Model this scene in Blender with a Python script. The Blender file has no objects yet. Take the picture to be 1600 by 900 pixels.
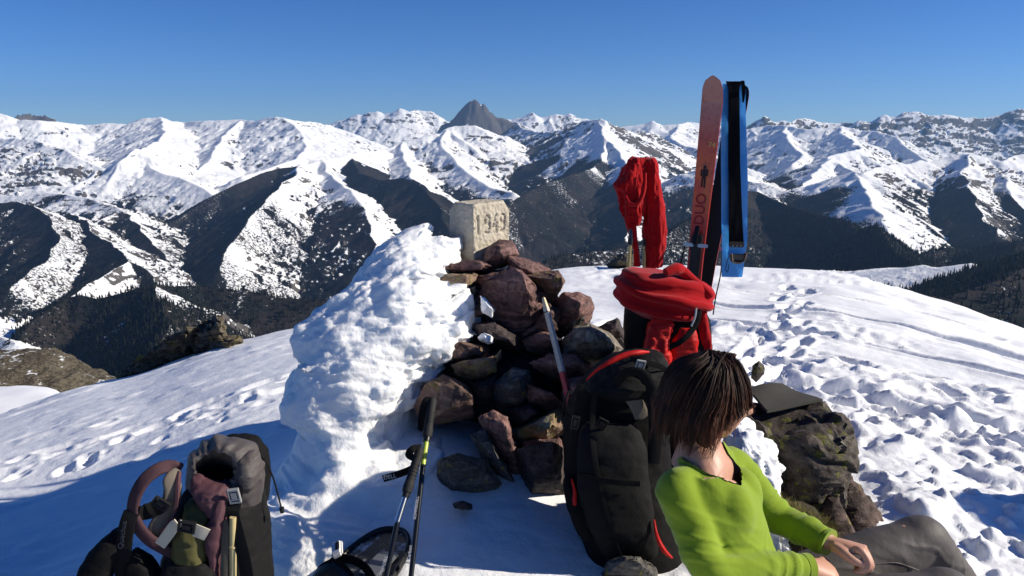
import bpy, bmesh, math, random
import numpy as np
from mathutils import Vector, Matrix, Euler, noise as mnoise

# ------------------------------------------------------------------ camera, sky, sun, exposure
scene = bpy.context.scene
COL = scene.collection
F_PX, W_PX, H_PX, HORIZON = 1210.0, 1600.0, 900.0, 205.0
PITCH = math.atan((H_PX / 2 - HORIZON) / F_PX)
CP, SP = math.cos(PITCH), math.sin(PITCH)
SUN_AZ = math.radians(91.0)      # clockwise from the viewing direction (+Y)
SUN_EL = math.radians(28.5)

cam_data = bpy.data.cameras.new('camera')
cam_data.sensor_width = 36.0
cam_data.lens = 36.0 * F_PX / W_PX
cam_data.clip_start = 0.05
cam_data.clip_end = 90000.0
cam = bpy.data.objects.new('camera', cam_data)
COL.objects.link(cam)
cam.location = (0, 0, 0)
cam.rotation_euler = (math.pi / 2 - PITCH, 0, 0)
scene.camera = cam

world = bpy.data.worlds.new('World')
scene.world = world
world.use_nodes = True
_n = world.node_tree.nodes
_bg = _n['Background']
_sky = _n.new('ShaderNodeTexSky')
_sky.sky_type = 'NISHITA'
_sky.sun_disc = False
_sky.sun_elevation = SUN_EL
_sky.sun_rotation = SUN_AZ
_sky.altitude = 2600.0
_sky.air_density = 0.92
_sky.dust_density = 0.0
_sky.ozone_density = 3.0
# the whole sky carries the photograph's cold, saturated white balance
_hs = _n.new('ShaderNodeHueSaturation')
_hs.inputs['Saturation'].default_value = 1.22
_wb = _n.new('ShaderNodeMix')
_wb.data_type = 'RGBA'
_wb.blend_type = 'MULTIPLY'
_wb.inputs[0].default_value = 1.0
_wb.inputs[7].default_value = (0.68, 0.93, 1.34, 1.0)
world.node_tree.links.new(_sky.outputs[0], _hs.inputs['Color'])
world.node_tree.links.new(_hs.outputs[0], _wb.inputs[6])
world.node_tree.links.new(_wb.outputs[2], _bg.inputs[0])
_bg.inputs[1].default_value = 0.058

sun_data = bpy.data.lights.new('sun', 'SUN')
sun_data.energy = 5.0
sun_data.angle = math.radians(0.53)
sun_data.color = (1.0, 0.92, 0.78)
sun = bpy.data.objects.new('sun', sun_data)
COL.objects.link(sun)
SUN_DIR = Vector((math.sin(SUN_AZ) * math.cos(SUN_EL), math.cos(SUN_AZ) * math.cos(SUN_EL), math.sin(SUN_EL)))
sun.rotation_euler = SUN_DIR.to_track_quat('Z', 'Y').to_euler()
sun.location = SUN_DIR * 50

scene.view_settings.view_transform = 'Standard'
scene.view_settings.look = 'None'
scene.view_settings.exposure = 0.4
scene.view_settings.gamma = 1.0
scene.view_settings.use_curve_mapping = False
scene.cycles.use_denoising = True
scene.cycles.max_bounces = 8
scene.cycles.volume_bounces = 0
scene.cycles.sample_clamp_indirect = 6.0


# ------------------------------------------------------------------ helpers
def P(px, py, Y):
    """point seen at photo pixel (px, py) and standing at depth Y metres in front of the camera"""
    a, b = (px - W_PX / 2) / F_PX, (H_PX / 2 - py) / F_PX
    dy, dz = CP + b * SP, -SP + b * CP
    t = Y / dy
    return Vector((a * t, Y, dz * t))


def rnd_state(seed):
    return np.random.RandomState(seed)


def _hash(ix, iy, seed):
    h = (ix * 374761393 + iy * 668265263 + seed * 974634777) & 0xFFFFFFFF
    h = ((h ^ (h >> 13)) * 1274126177) & 0xFFFFFFFF
    h = h ^ (h >> 16)
    return (h & 0xFFFF) / 65535.0


def vnoise(x, y, seed=0):
    """smooth value noise in -1..1"""
    fx, fy = np.floor(x), np.floor(y)
    ix, iy = fx.astype(np.int64), fy.astype(np.int64)
    tx, ty = x - fx, y - fy
    tx = tx * tx * tx * (tx * (tx * 6 - 15) + 10)
    ty = ty * ty * ty * (ty * (ty * 6 - 15) + 10)
    a, b = _hash(ix, iy, seed), _hash(ix + 1, iy, seed)
    c, d = _hash(ix, iy + 1, seed), _hash(ix + 1, iy + 1, seed)
    return ((a + (b - a) * tx) * (1 - ty) + (c + (d - c) * tx) * ty) * 2 - 1


def vnoise3(x, y, z, seed=0):
    fx, fy, fz = np.floor(x), np.floor(y), np.floor(z)
    ix, iy, iz = fx.astype(np.int64), fy.astype(np.int64), fz.astype(np.int64)
    tx, ty, tz = x - fx, y - fy, z - fz
    tx, ty, tz = (t * t * t * (t * (t * 6 - 15) + 10) for t in (tx, ty, tz))

    def layer(k):
        s = seed * 131 + k * 7919
        h = lambda i, j: _hash(i + s, j - s * 3, 5)
        a, b, c, d = h(ix, iy), h(ix + 1, iy), h(ix, iy + 1), h(ix + 1, iy + 1)
        return (a + (b - a) * tx) * (1 - ty) + (c + (d - c) * tx) * ty
    return (layer(iz) * (1 - tz) + layer(iz + 1) * tz) * 2 - 1


def fbm3(p, scale, octaves=4, seed=0, gain=0.5, lac=2.03, mode='fbm'):
    x, y, z = (p[..., i] * scale for i in range(3))
    s, a, n = 0.0, 1.0, 0.0
    for o in range(octaves):
        v = vnoise3(x + 3.7 * o, y - 1.9 * o, z + 8.3 * o, seed + o)
        if mode == 'billow':
            v = np.abs(v) * 2 - 0.7
        elif mode == 'ridge':
            v = 0.7 - np.abs(v) * 2
        s = s + a * v
        n += a
        a *= gain
        x, y, z = x * lac, y * lac, z * lac
    return s / n


def fbm(x, y, octaves=4, seed=0, gain=0.5, lac=2.03):
    s, a, n = 0.0, 1.0, 0.0
    for o in range(octaves):
        s = s + a * vnoise(x + 17.3 * o, y - 9.1 * o, seed + o)
        n += a
        a *= gain
        x, y = x * lac, y * lac
    return s / n


def ridged(x, y, octaves=4, seed=0, gain=0.5, lac=2.1):
    s, a, n = 0.0, 1.0, 0.0
    for o in range(octaves):
        s = s + a * (1 - np.abs(vnoise(x + 31.7 * o, y + 5.3 * o, seed + o)))
        n += a
        a *= gain
        x, y = x * lac, y * lac
    return s / n


def sstep(a, b, x):
    t = np.clip((x - a) / (b - a), 0, 1)
    return t * t * (3 - 2 * t)


def mesh_from_arrays(name, verts, faces, smooth=True):
    me = bpy.data.meshes.new(name)
    verts = np.asarray(verts, dtype=np.float32)
    faces = np.asarray(faces, dtype=np.int32)
    k = faces.shape[1]
    me.vertices.add(len(verts))
    me.vertices.foreach_set('co', verts.ravel())
    me.loops.add(faces.size)
    me.loops.foreach_set('vertex_index', faces.ravel())
    me.polygons.add(len(faces))
    me.polygons.foreach_set('loop_start', np.arange(0, faces.size, k, dtype=np.int32))
    me.polygons.foreach_set('loop_total', np.full(len(faces), k, dtype=np.int32))
    if smooth:
        me.polygons.foreach_set('use_smooth', np.ones(len(faces), dtype=bool))
    me.update(calc_edges=True)
    return me


def grid_faces(nr, nc):
    i = np.arange(nr - 1)[:, None] * nc + np.arange(nc - 1)[None, :]
    return np.stack([i, i + 1, i + nc + 1, i + nc], -1).reshape(-1, 4)


def attr(me, name, values):
    a = me.attributes.new(name, 'FLOAT', 'POINT')
    a.data.foreach_set('value', np.asarray(values, dtype=np.float32).ravel())


def link(name, me, mat=None, parent=None):
    o = bpy.data.objects.new(name, me)
    COL.objects.link(o)
    if mat is not None:
        me.materials.clear()
        me.materials.append(mat)
    if parent is not None:
        o.parent = parent
    return o


def tag(o, label=None, cat=None, group=None, kind=None):
    for k, v in (('label', label), ('category', cat), ('group', group), ('kind', kind)):
        if v:
            o[k] = v
    return o


def empty(name, loc=(0, 0, 0), label=None, cat=None, group=None):
    o = bpy.data.objects.new(name, None)
    o.empty_display_size = 0.05
    COL.objects.link(o)
    o.location = loc
    return tag(o, label, cat, group)


# ------------------------------------------------------------------ node material helper
class NT:
    def __init__(self, name):
        self.mat = bpy.data.materials.new(name)
        self.mat.use_nodes = True
        self.t = self.mat.node_tree
        self.bsdf = self.t.nodes['Principled BSDF']
        self.out = self.t.nodes['Material Output']
        self._co = None

    def node(self, typ, **kw):
        n = self.t.nodes.new(typ)
        for k, v in kw.items():
            setattr(n, k, v)
        return n

    def put(self, sock, v):
        if isinstance(v, bpy.types.NodeSocket):
            self.t.links.new(v, sock)
        elif v is not None:
            if isinstance(v, (tuple, list)) and len(v) == 3 and sock.type == 'RGBA':
                v = (*v, 1.0)
            sock.default_value = v

    def co(self):
        if self._co is None:
            self._co = self.node('ShaderNodeTexCoord').outputs['Object']
        return self._co

    def noise(self, scale, detail=4, rough=0.55, vec=None, dist=0.0, typ='FBM'):
        n = self.node('ShaderNodeTexNoise', noise_type=typ)
        self.put(n.inputs['Vector'], vec or self.co())
        n.inputs['Scale'].default_value = scale
        n.inputs['Detail'].default_value = detail
        n.inputs['Roughness'].default_value = rough
        n.inputs['Distortion'].default_value = dist
        return n.outputs['Fac']

    def voronoi(self, scale, feature='F1', vec=None, out='Distance'):
        n = self.node('ShaderNodeTexVoronoi', feature=feature)
        self.put(n.inputs['Vector'], vec or self.co())
        n.inputs['Scale'].default_value = scale
        return n.outputs[out]

    def scaled(self, s, vec=None, loc=(0, 0, 0), rot=(0, 0, 0)):
        n = self.node('ShaderNodeMapping')
        self.put(n.inputs['Vector'], vec or self.co())
        n.inputs['Scale'].default_value = s
        n.inputs['Location'].default_value = loc
        n.inputs['Rotation'].default_value = rot
        return n.outputs[0]

    def attr(self, name):
        return self.node('ShaderNodeAttribute', attribute_name=name).outputs['Fac']

    def math(self, op, a, b=None, c=None, clamp=False):
        n = self.node('ShaderNodeMath', operation=op, use_clamp=clamp)
        self.put(n.inputs[0], a)
        if b is not None:
            self.put(n.inputs[1], b)
        if c is not None:
            self.put(n.inputs[2], c)
        return n.outputs[0]

    def ramp(self, fac, lo, hi, a=0.0, b=1.0, smooth=True):
        n = self.node('ShaderNodeMapRange', interpolation_type='SMOOTHSTEP' if smooth else 'LINEAR')
        self.put(n.inputs['Value'], fac)
        self.put(n.inputs['From Min'], lo)
        self.put(n.inputs['From Max'], hi)
        self.put(n.inputs['To Min'], a)
        self.put(n.inputs['To Max'], b)
        return n.outputs[0]

    def mix(self, fac, a, b, blend='MIX'):
        n = self.node('ShaderNodeMix', data_type='RGBA', blend_type=blend)
        self.put(n.inputs['Factor'], fac)
        self.put(n.inputs['A'], a) if False else self.put(n.inputs[6], a)
        self.put(n.inputs[7], b)
        return n.outputs[2]

    def bump(self, height, strength=0.3, dist=0.01, normal=None):
        n = self.node('ShaderNodeBump')
        self.put(n.inputs['Height'], height)
        n.inputs['Strength'].default_value = strength
        n.inputs['Distance'].default_value = dist
        if normal is not None:
            self.put(n.inputs['Normal'], normal)
        return n.outputs[0]

    def set(self, color=None, rough=None, normal=None, metal=None, spec=None, **kw):
        b = self.bsdf
        if color is not None:
            self.put(b.inputs['Base Color'], color)
        if rough is not None:
            self.put(b.inputs['Roughness'], rough)
        if normal is not None:
            self.put(b.inputs['Normal'], normal)
        if metal is not None:
            self.put(b.inputs['Metallic'], metal)
        if spec is not None:
            self.put(b.inputs['Specular IOR Level'], spec)
        for k, v in kw.items():
            self.put(b.inputs[k.replace('_', ' ')], v)
        return self.mat
# ------------------------------------------------------------------ mountains: ridge lines traced at real distances, tents of slope between them
FLOOR = -1250.0
RIDGES = []


def ridge(pts, slope=0.62, tree=-330.0, spur=(650, 900, 0.36), gully=1.0, rock=0.0, cap=None):
    """pts: (photo x, photo y, depth km); spur: (spacing, length, descent)"""
    RIDGES.append(dict(p=[P(x, y, k * 1000.0) for x, y, k in pts], slope=slope, tree=tree, spur=spur, gully=gully, rock=rock, cap=cap))


# far skyline, left to right
ridge([(-330, 185, 15), (-160, 172, 15), (-60, 186, 14.5), (0, 176, 14), (12, 180, 14), (24, 187, 14), (60, 188, 14), (100, 191, 14.5), (130, 195, 15), (170, 192, 15), (200, 194, 15), (222, 185, 15), (236, 183, 15), (250, 182, 15), (262, 188, 15), (285, 191, 15.5), (320, 189, 15), (345, 187, 15), (375, 186, 15), (400, 189, 14.6), (420, 184, 14.3), (432, 182.5, 14), (442, 183, 14), (460, 188, 14.3), (490, 190, 15), (515, 195, 16), (530, 205, 17)], 0.62, -820, (700, 1500, 0.36), rock=0.1)
ridge([(30, 181, 16), (45, 178, 16.4), (60, 181, 16.5), (75, 181, 16.5), (85, 184, 16.5)], 1.3, -500, (300, 500, 0.9), rock=0.9)
ridge([(505, 197, 20), (520, 192, 20), (540, 186, 20), (552, 181, 20), (560, 179, 20), (566, 180, 20), (575, 176, 20), (583, 175, 20), (590, 173, 20), (600, 178, 20), (612, 175, 20), (625, 168.5, 20), (632, 171, 20), (640, 174, 20), (650, 171, 20.5), (662, 173, 20.5), (675, 174, 20.5), (685, 180, 20.5), (697, 188, 21)], 0.75, -500, (420, 900, 0.5), rock=0.35)
ridge([(690, 193, 18), (702, 189, 18), (710, 181, 18), (716, 174, 18), (722, 167, 18), (730, 160, 18), (735, 156, 18), (741, 155, 18), (746, 157, 18), (748.5, 168, 18), (751, 171, 18), (754.5, 160, 18), (758, 163, 18), (763, 171, 18), (775, 180, 18), (790, 186, 18), (805, 192, 18)], 1.75, -600, (260, 160, 1.6), gully=1.6, rock=0.62)
ridge([(770, 184, 20), (800, 187, 20), (815, 183, 20), (825, 178, 20), (832, 175.5, 20), (845, 184, 20), (855, 182, 20), (863, 180, 20), (870, 178, 20), (880, 180, 20), (890, 177.5, 20), (905, 184, 20), (920, 186, 20)], 0.8, -500, (420, 900, 0.5), rock=0.3)
ridge([(960, 200, 17), (975, 197, 17), (1000, 194, 17), (1010, 192, 17), (1020, 188, 17), (1035, 195.5, 17), (1060, 194, 17), (1075, 190, 18), (1088, 192, 18), (1100, 194, 18), (1130, 197, 18), (1165, 197, 17)], 0.68, -500, (500, 1200, 0.42), rock=0.25)
ridge([(1160, 203, 15), (1180, 191, 15), (1188, 186, 15), (1195, 181.5, 15), (1203, 185, 15), (1210, 189, 15), (1225, 187, 15), (1236, 191, 15), (1250, 184, 15.5), (1258, 183.5, 15.5), (1270, 188, 15.5), (1295, 193, 15.5), (1320, 191, 15.5), (1345, 194, 15)], 0.85, -500, (420, 900, 0.5), rock=0.6)
ridge([(1335, 198, 15), (1345, 186, 15), (1357, 191, 15), (1370, 186, 15), (1380, 180, 15), (1385, 179, 15), (1392, 184, 15), (1412, 175, 15), (1432, 174, 15), (1442, 178, 15), (1450, 181, 15), (1470, 179, 15), (1490, 180, 15), (1503, 184, 15), (1540, 184, 15), (1560, 181, 15), (1580, 174, 15), (1592, 169.5, 15), (1600, 172, 15), (1640, 178, 15), (1700, 170, 15), (1850, 182, 15), (2000, 175, 15)], 0.8, -600, (500, 1300, 0.55), gully=1.3, rock=0.55)
# left massif, second rank
ridge([(-300, 225, 11.5), (-140, 215, 11.5), (-40, 222, 11), (20, 215, 11), (60, 222, 10.5), (110, 236, 10), (160, 262, 9.5)], 0.5, -800, (420, 900, 0.34), gully=1.4, rock=0.35)
ridge([(250, 184, 14.8), (258, 205, 13), (240, 222, 11.5), (222, 233, 10.2), (216, 232, 10), (190, 252, 9.5), (168, 285, 9.0)], 0.62, -800, (450, 800, 0.36), gully=0.7)
ridge([(222, 233, 10.2), (240, 262, 9.6), (262, 272, 9.2), (290, 282, 8.8), (318, 294, 8.5), (336, 306, 8.2)], 0.55, -720, (420, 700, 0.36), gully=0.7)
ridge([(375, 187, 14.8), (345, 222, 12.5), (328, 245, 11.4), (312, 272, 10.4), (302, 288, 9.8)], 0.65, -680, (500, 800, 0.36))
ridge([(442, 184, 13.8), (470, 205, 12.8), (478, 228, 12.0), (462, 248, 11.0), (420, 262, 10.2), (380, 275, 9.6)], 0.6, -700, (500, 800, 0.36))
# forested spur falling left from the central ridge; its far flank lies in the sun
ridge([(600, 233, 9.4), (545, 240, 8.6), (500, 250, 8.1), (466, 259, 7.6), (448, 278, 7.0), (428, 303, 6.3), (398, 336, 5.7), (368, 372, 5.2), (350, 398, 4.9), (338, 420, 4.6)], 0.72, -330, (480, 620, 0.4), gully=0.8)
ridge([(466, 259, 7.6), (430, 264, 7.6), (405, 271, 7.4), (368, 287, 7.2), (330, 305, 7.0), (296, 330, 6.8), (268, 348, 6.6), (244, 366, 6.4)], 0.7, 0, (520, 600, 0.45), gully=0.6)
# the sunny slope between the two dark valleys
ridge([(500, 250, 8.1), (520, 284, 7.2), (545, 300, 6.6), (566, 330, 6.0), (586, 382, 5.3), (560, 420, 4.9)], 0.6, -560, (420, 600, 0.36))
# central white ridge with its flat summit
ridge([(560, 246, 9.4), (600, 234, 9.6), (630, 221, 9.9), (660, 214, 10), (690, 207, 10.2), (700, 200, 10.4), (712, 197, 10.5), (740, 195.5, 10.5), (752, 200, 10.5), (765, 211, 10.4), (785, 227, 10.2), (808, 243, 9.8), (830, 258, 9.4), (838, 276, 9.0)], 0.58, -640, (480, 1000, 0.34), gully=1.3)
ridge([(700, 202, 10.3), (690, 226, 9.6), (705, 248, 9.0), (735, 272, 8.4), (765, 292, 7.8), (800, 300, 7.5)], 0.56, -540, (420, 700, 0.36), gully=1.1)
ridge([(630, 221, 9.9), (628, 250, 8.9), (640, 272, 8.2), (665, 296, 7.4), (700, 330, 6.6), (715, 350, 6.2)], 0.56, -470, (420, 620, 0.36))
ridge([(545, 243, 8.6), (560, 270, 7.6), (590, 282, 7.2), (625, 278, 7.0), (652, 292, 6.6), (690, 330, 5.9), (702, 365, 5.4)], 0.7, -130, (480, 620, 0.45), gully=0.7)
# rocky peak right of centre and the big dark forested flank below it
ridge([(800, 190, 19), (838, 206, 15), (870, 205, 13), (900, 197, 11.5), (922, 188, 10.2), (935, 186, 9.8), (944, 188, 9.7), (958, 197, 9.8), (985, 205, 10.5), (1030, 212, 12)], 0.78, -620, (420, 900, 0.45), gully=1.4, rock=0.5)
ridge([(935, 186, 9.8), (945, 215, 9.0), (936, 240, 8.2), (925, 262, 7.4), (898, 270, 6.9), (862, 284, 6.4), (830, 300, 6.0), (800, 318, 5.7), (770, 345, 5.4)], 0.72, -170, (700, 700, 0.5), gully=0.5)
ridge([(945, 215, 9.0), (962, 235, 8.2), (975, 258, 7.4), (968, 290, 6.6), (985, 330, 5.8), (975, 372, 5.1)], 0.66, -360, (480, 620, 0.42))
ridge([(985, 205, 10.5), (1005, 230, 9.8), (1030, 262, 8.8), (1060, 276, 8.0), (1084, 291, 7.4), (1040, 330, 6.4), (1010, 360, 5.8)], 0.6, -330, (450, 650, 0.38))
ridge([(1060, 196, 17), (1050, 215, 14), (1072, 228, 12.5), (1100, 235, 11.5), (1130, 250, 10.5)], 0.6, -640, (500, 900, 0.4), rock=0.15)
# right-hand ranges
ridge([(1165, 201, 13.5), (1195, 196, 13.5), (1225, 195, 13), (1260, 202, 12.5), (1310, 197, 12.5), (1345, 204, 12.4), (1372, 205, 12), (1400, 213, 11.5), (1420, 230, 11), (1446, 247, 10.5), (1455, 256, 10)], 0.68, -620, (420, 900, 0.4), gully=1.3, rock=0.2)
ridge([(1225, 197, 13), (1232, 215, 11.8), (1255, 240, 10.8), (1240, 258, 10)], 0.66, -560, (420, 700, 0.4), gully=1.2)
ridge([(1310, 199, 12.4), (1330, 218, 11), (1345, 232, 10), (1300, 244, 9.4), (1290, 252, 9), (1265, 262, 8.6)], 0.6, -560, (420, 700, 0.38), rock=0.2)
ridge([(1216, 300, 6.8), (1250, 290, 7), (1275, 268, 7.6), (1300, 246, 8.4), (1320, 260, 8), (1338, 270, 7.6)], 0.6, -350, (420, 600, 0.4))
ridge([(1120, 250, 7), (1150, 276, 6.4), (1168, 284, 6.1), (1190, 287, 6), (1215, 297, 5.9), (1243, 303, 5.8), (1268, 294, 5.8), (1300, 276, 5.9), (1328, 267, 5.9), (1340, 270, 5.8), (1362, 262, 6.0), (1392, 257, 6.2), (1420, 256, 6.3), (1446, 250, 6.4), (1458, 254, 6.4), (1482, 246, 6.5), (1512, 240, 6.5), (1524, 240, 6.4), (1548, 246, 6.4), (1568, 252, 6.3), (1590, 243, 6.6), (1650, 232, 7), (1750, 240, 7), (1900, 225, 7)], 0.56, -420, (520, 760, 0.34), gully=0.9, rock=0.1)
ridge([(1328, 268, 5.9), (1345, 300, 5.2), (1372, 330, 4.6), (1392, 352, 4.2), (1408, 380, 3.8), (1420, 398, 3.5)], 0.58, -420, (380, 420, 0.36), gully=0.6)
ridge([(1520, 241, 6.4), (1508, 290, 5.4), (1516, 318, 5.0), (1530, 345, 4.6), (1545, 365, 4.3)], 0.66, -360, (380, 480, 0.42), gully=1.2, rock=0.35)
ridge([(1590, 244, 6.6), (1575, 290, 5.6), (1600, 330, 5.0), (1640, 360, 4.5)], 0.66, -330, (380, 480, 0.42), gully=1.2, rock=0.3)
# dark conifer ridge behind the summit crest, right of the jacket
ridge([(830, 420, 2.9), (860, 403, 3.0), (900, 396, 3.1), (950, 390, 3.2), (1000, 381, 3.3), (1050, 356, 3.6), (1090, 338, 3.9), (1130, 315, 4.3), (1165, 297, 4.7), (1190, 300, 4.7), (1212, 312, 4.5), (1240, 322, 4.3), (1290, 336, 4.0), (1320, 342, 3.8), (1350, 362, 3.5), (1372, 352, 3.3), (1390, 368, 3.1), (1412, 400, 2.8), (1430, 425, 2.6)], 0.7, 20, (600, 520, 0.5), gully=0.6)
ridge([(1360, 440, 2.0), (1400, 452, 1.9), (1470, 462, 1.85), (1540, 440, 1.9), (1600, 408, 2.0), (1680, 380, 2.2), (1800, 360, 2.4)], 0.6, 100, (500, 320, 0.5), gully=0.4)
ridge([(1375, 432, 2.55), (1400, 424, 2.5), (1425, 416, 2.5), (1442, 413, 2.5), (1466, 420, 2.45), (1500, 417, 2.45), (1520, 411, 2.4), (1540, 418, 2.4), (1560, 430, 2.3)], 0.3, -900, (900, 200, 0.25), gully=0.3)
ridge([(1440, 400, 3.2), (1500, 388, 3.3), (1540, 392, 3.3), (1570, 388, 3.2), (1600, 378, 3.1), (1680, 370, 3.1)], 0.5, -100, (700, 300, 0.35), gully=0.5)
# left: brown and white slopes over the valley
ridge([(-200, 300, 8), (-60, 300, 7.6), (20, 306, 7.4), (70, 300, 7.4), (110, 305, 7.0), (150, 312, 6.8), (190, 326, 6.4), (225, 352, 6.0), (242, 376, 5.6), (262, 402, 5.2)], 0.55, -560, (420, 700, 0.34), gully=1.2, rock=0.3)
ridge([(-120, 330, 6), (-30, 318, 6.0), (30, 314, 6.0), (52, 320, 5.8), (80, 344, 5.3), (92, 366, 5.0), (70, 398, 4.6), (30, 430, 4.2), (0, 450, 4.0)], 0.66, -330, (480, 500, 0.42), rock=0.2)
ridge([(110, 330, 6.2), (140, 352, 5.6), (165, 372, 5.1), (185, 400, 4.5), (192, 408, 4.4), (212, 418, 4.3), (235, 432, 4.2), (262, 446, 4.0)], 0.62, -520, (420, 500, 0.4), rock=0.45)
ridge([(192, 408, 4.4), (160, 432, 4.0), (135, 452, 3.7), (110, 468, 3.4)], 0.66, -560, (420, 420, 0.45), rock=0.3)
# left: near dark forested ridge
ridge([(40, 530, 2.5), (70, 500, 2.6), (98, 478, 2.7), (128, 461, 2.8), (150, 458, 2.8), (175, 464, 2.8), (205, 456, 2.8), (235, 446, 2.8), (258, 442, 2.8), (280, 446, 2.9), (320, 444, 3.0), (372, 452, 3.0), (430, 464, 3.0), (490, 468, 3.0), (560, 476, 3.0), (640, 490, 2.9)], 0.8, -150, (420, 420, 0.55), gully=1.1, rock=0.25)
ridge([(258, 443, 2.8), (256, 470, 2.5), (262, 500, 2.2), (240, 540, 1.95)], 0.8, -200, (380, 300, 0.55), gully=1.0, rock=0.5)
ridge([(-60, 480, 2.9), (-20, 505, 2.7), (10, 520, 2.5), (30, 530, 2.4)], 0.5, -600, (500, 300, 0.4))

def build_segments():
    rs = rnd_state(11)
    segs = []
    s0 = 0.0
    for R in RIDGES:
        pts = R['p']
        far = pts[0].y
        # resample with a little crest raggedness
        line = [pts[0]]
        for a, b in zip(pts[:-1], pts[1:]):
            d = (b - a).length
            n = max(1, min(6, int(d / max(120.0, far * 0.02))))
            for k in range(1, n + 1):
                q = a.lerp(b, k / n)
                if k < n:
                    q = q + Vector((rs.uniform(-.1, .1) * d / n, rs.uniform(-.22, .22) * d / n, rs.uniform(-.07, .05) * d / n))
                line.append(q)
        for a, b in zip(line[:-1], line[1:]):
            L = (b - a).xy.length
            segs.append((a, b, s0, R, 1.0))
            s0 += L
        sp, ln, desc = R['spur']
        acc = rs.uniform(0, sp)
        for a, b in zip(line[:-1], line[1:]):
            d = (b - a).xy
            L = d.length
            if L < 1:
                continue
            t = acc
            while t < L:
                base = a.lerp(b, t / L)
                for side in (-1, 1):
                    if rs.rand() < 0.15:
                        continue
                    ang = math.atan2(d.y, d.x) + side * math.radians(90 + rs.uniform(-32, 32))
                    length = ln * rs.uniform(0.55, 1.35)
                    p = base - Vector((0, 0, rs.uniform(4, 22) * ln / 700))
                    for k in range(3):
                        st = length / 3
                        ang2 = ang + rs.uniform(-.4, .4)
                        q = p + Vector((math.cos(ang2) * st, math.sin(ang2) * st, -st * desc * (0.8 + 0.25 * k) * rs.uniform(.8, 1.25)))
                        segs.append((p, q, s0, R, 0.5))
                        s0 += st
                        if k < 2:
                            for sd in (-1, 1):
                                if rs.rand() < 0.65:
                                    a3 = ang2 + sd * math.radians(rs.uniform(40, 75))
                                    l3 = length * rs.uniform(.22, .42)
                                    e = q + Vector((math.cos(a3) * l3, math.sin(a3) * l3, -l3 * desc * rs.uniform(1.1, 1.5)))
                                    segs.append((q, e, s0, R, 0.3))
                                    s0 += l3
                        p = q
                t += sp * rs.uniform(.7, 1.35)
            acc = t - L
    return segs


NU = 920
U0, U1, Y0, Y1 = -0.73, 0.73, 330.0, 25000.0
_u = np.linspace(U0, U1, NU)
_seg = [(330, 1500, 130), (1500, 4200, 260), (4200, 11000, 360), (11000, 21500, 270), (21500, 25000, 14)]
_ly = np.concatenate([np.linspace(math.log(a), math.log(b), n, endpoint=False) for a, b, n in _seg])
NV = len(_ly)
_Y = np.exp(_ly)[:, None] * np.ones(NU)[None, :]
_X = _Y * _u[None, :]
# bend the sample lookup a little so that no crest or gully is a ruled line
_wx = _X + 60 * fbm(_X / 900, _Y / 900, 3, 3) + 14 * fbm(_X / 170, _Y / 170, 3, 5)
_wy = _Y + 60 * fbm(_X / 900, _Y / 900, 3, 13) + 14 * fbm(_X / 170, _Y / 170, 3, 15)
_nearw = sstep(900, 2500, _Y)
_nearw = _nearw * (1 - .55 * sstep(12000, 18000, _Y))
_wx = _X + (_wx - _X) * (.15 + .85 * _nearw)
_wy = _Y + (_wy - _Y) * (.15 + .85 * _nearw)
_H = FLOOR + 40 * fbm(_X / 1500, _Y / 1500, 3, 21)
_D = np.full_like(_H, 900.0)
_S = np.zeros_like(_H)
_T = np.full_like(_H, -420.0)
_G = np.full_like(_H, 0.6)
_K = np.zeros_like(_H)
for a, b, s0, R, rank in build_segments():
    reach = min((max(a.z, b.z) - FLOOR) / R['slope'] * 1.15, 2600.0 if a.y > 3000 else 1800.0)
    if R['cap']:
        reach = R['cap']
    ya, yb = min(a.y, b.y) - reach, max(a.y, b.y) + reach
    i0 = 0 if ya <= Y0 else int(np.searchsorted(_ly, math.log(ya)))
    i1 = NV if yb >= Y1 else int(np.searchsorted(_ly, math.log(max(yb, Y0)))) + 1
    xa, xb = min(a.x, b.x) - reach, max(a.x, b.x) + reach
    ylo, yhi = max(ya, Y0), max(yb, Y0)
    ua, ub = min(xa / ylo, xa / yhi), max(xb / ylo, xb / yhi)
    j0 = max(0, int((ua - U0) / (U1 - U0) * (NU - 1)))
    j1 = min(NU, int((ub - U0) / (U1 - U0) * (NU - 1)) + 2)
    if i1 <= i0 or j1 <= j0:
        continue
    sl = (slice(max(i0, 0), min(i1, NV)), slice(j0, j1))
    x, y = _wx[sl], _wy[sl]
    dx, dy = b.x - a.x, b.y - a.y
    L2 = dx * dx + dy * dy + 1e-6
    t = np.clip(((x - a.x) * dx + (y - a.y) * dy) / L2, 0, 1)
    ex, ey = x - (a.x + t * dx), y - (a.y + t * dy)
    d = np.sqrt(ex * ex + ey * ey)
    sc = R['slope']
    h = a.z + t * (b.z - a.z) - sc * d * (0.72 + 0.28 * np.exp(-d / 420.0)) + 0.06 * sc * np.maximum(0, d - 700)
    m = h > _H[sl]
    for A, v in ((_H, h), (_D, d), (_S, s0 + t * math.sqrt(L2) + 0.35 * d * np.sign(ex * dy - ey * dx))):
        A[sl][m] = v[m]
    _T[sl][m] = R['tree']
    _G[sl][m] = R['gully']
    _K[sl][m] = R['rock']
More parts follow.
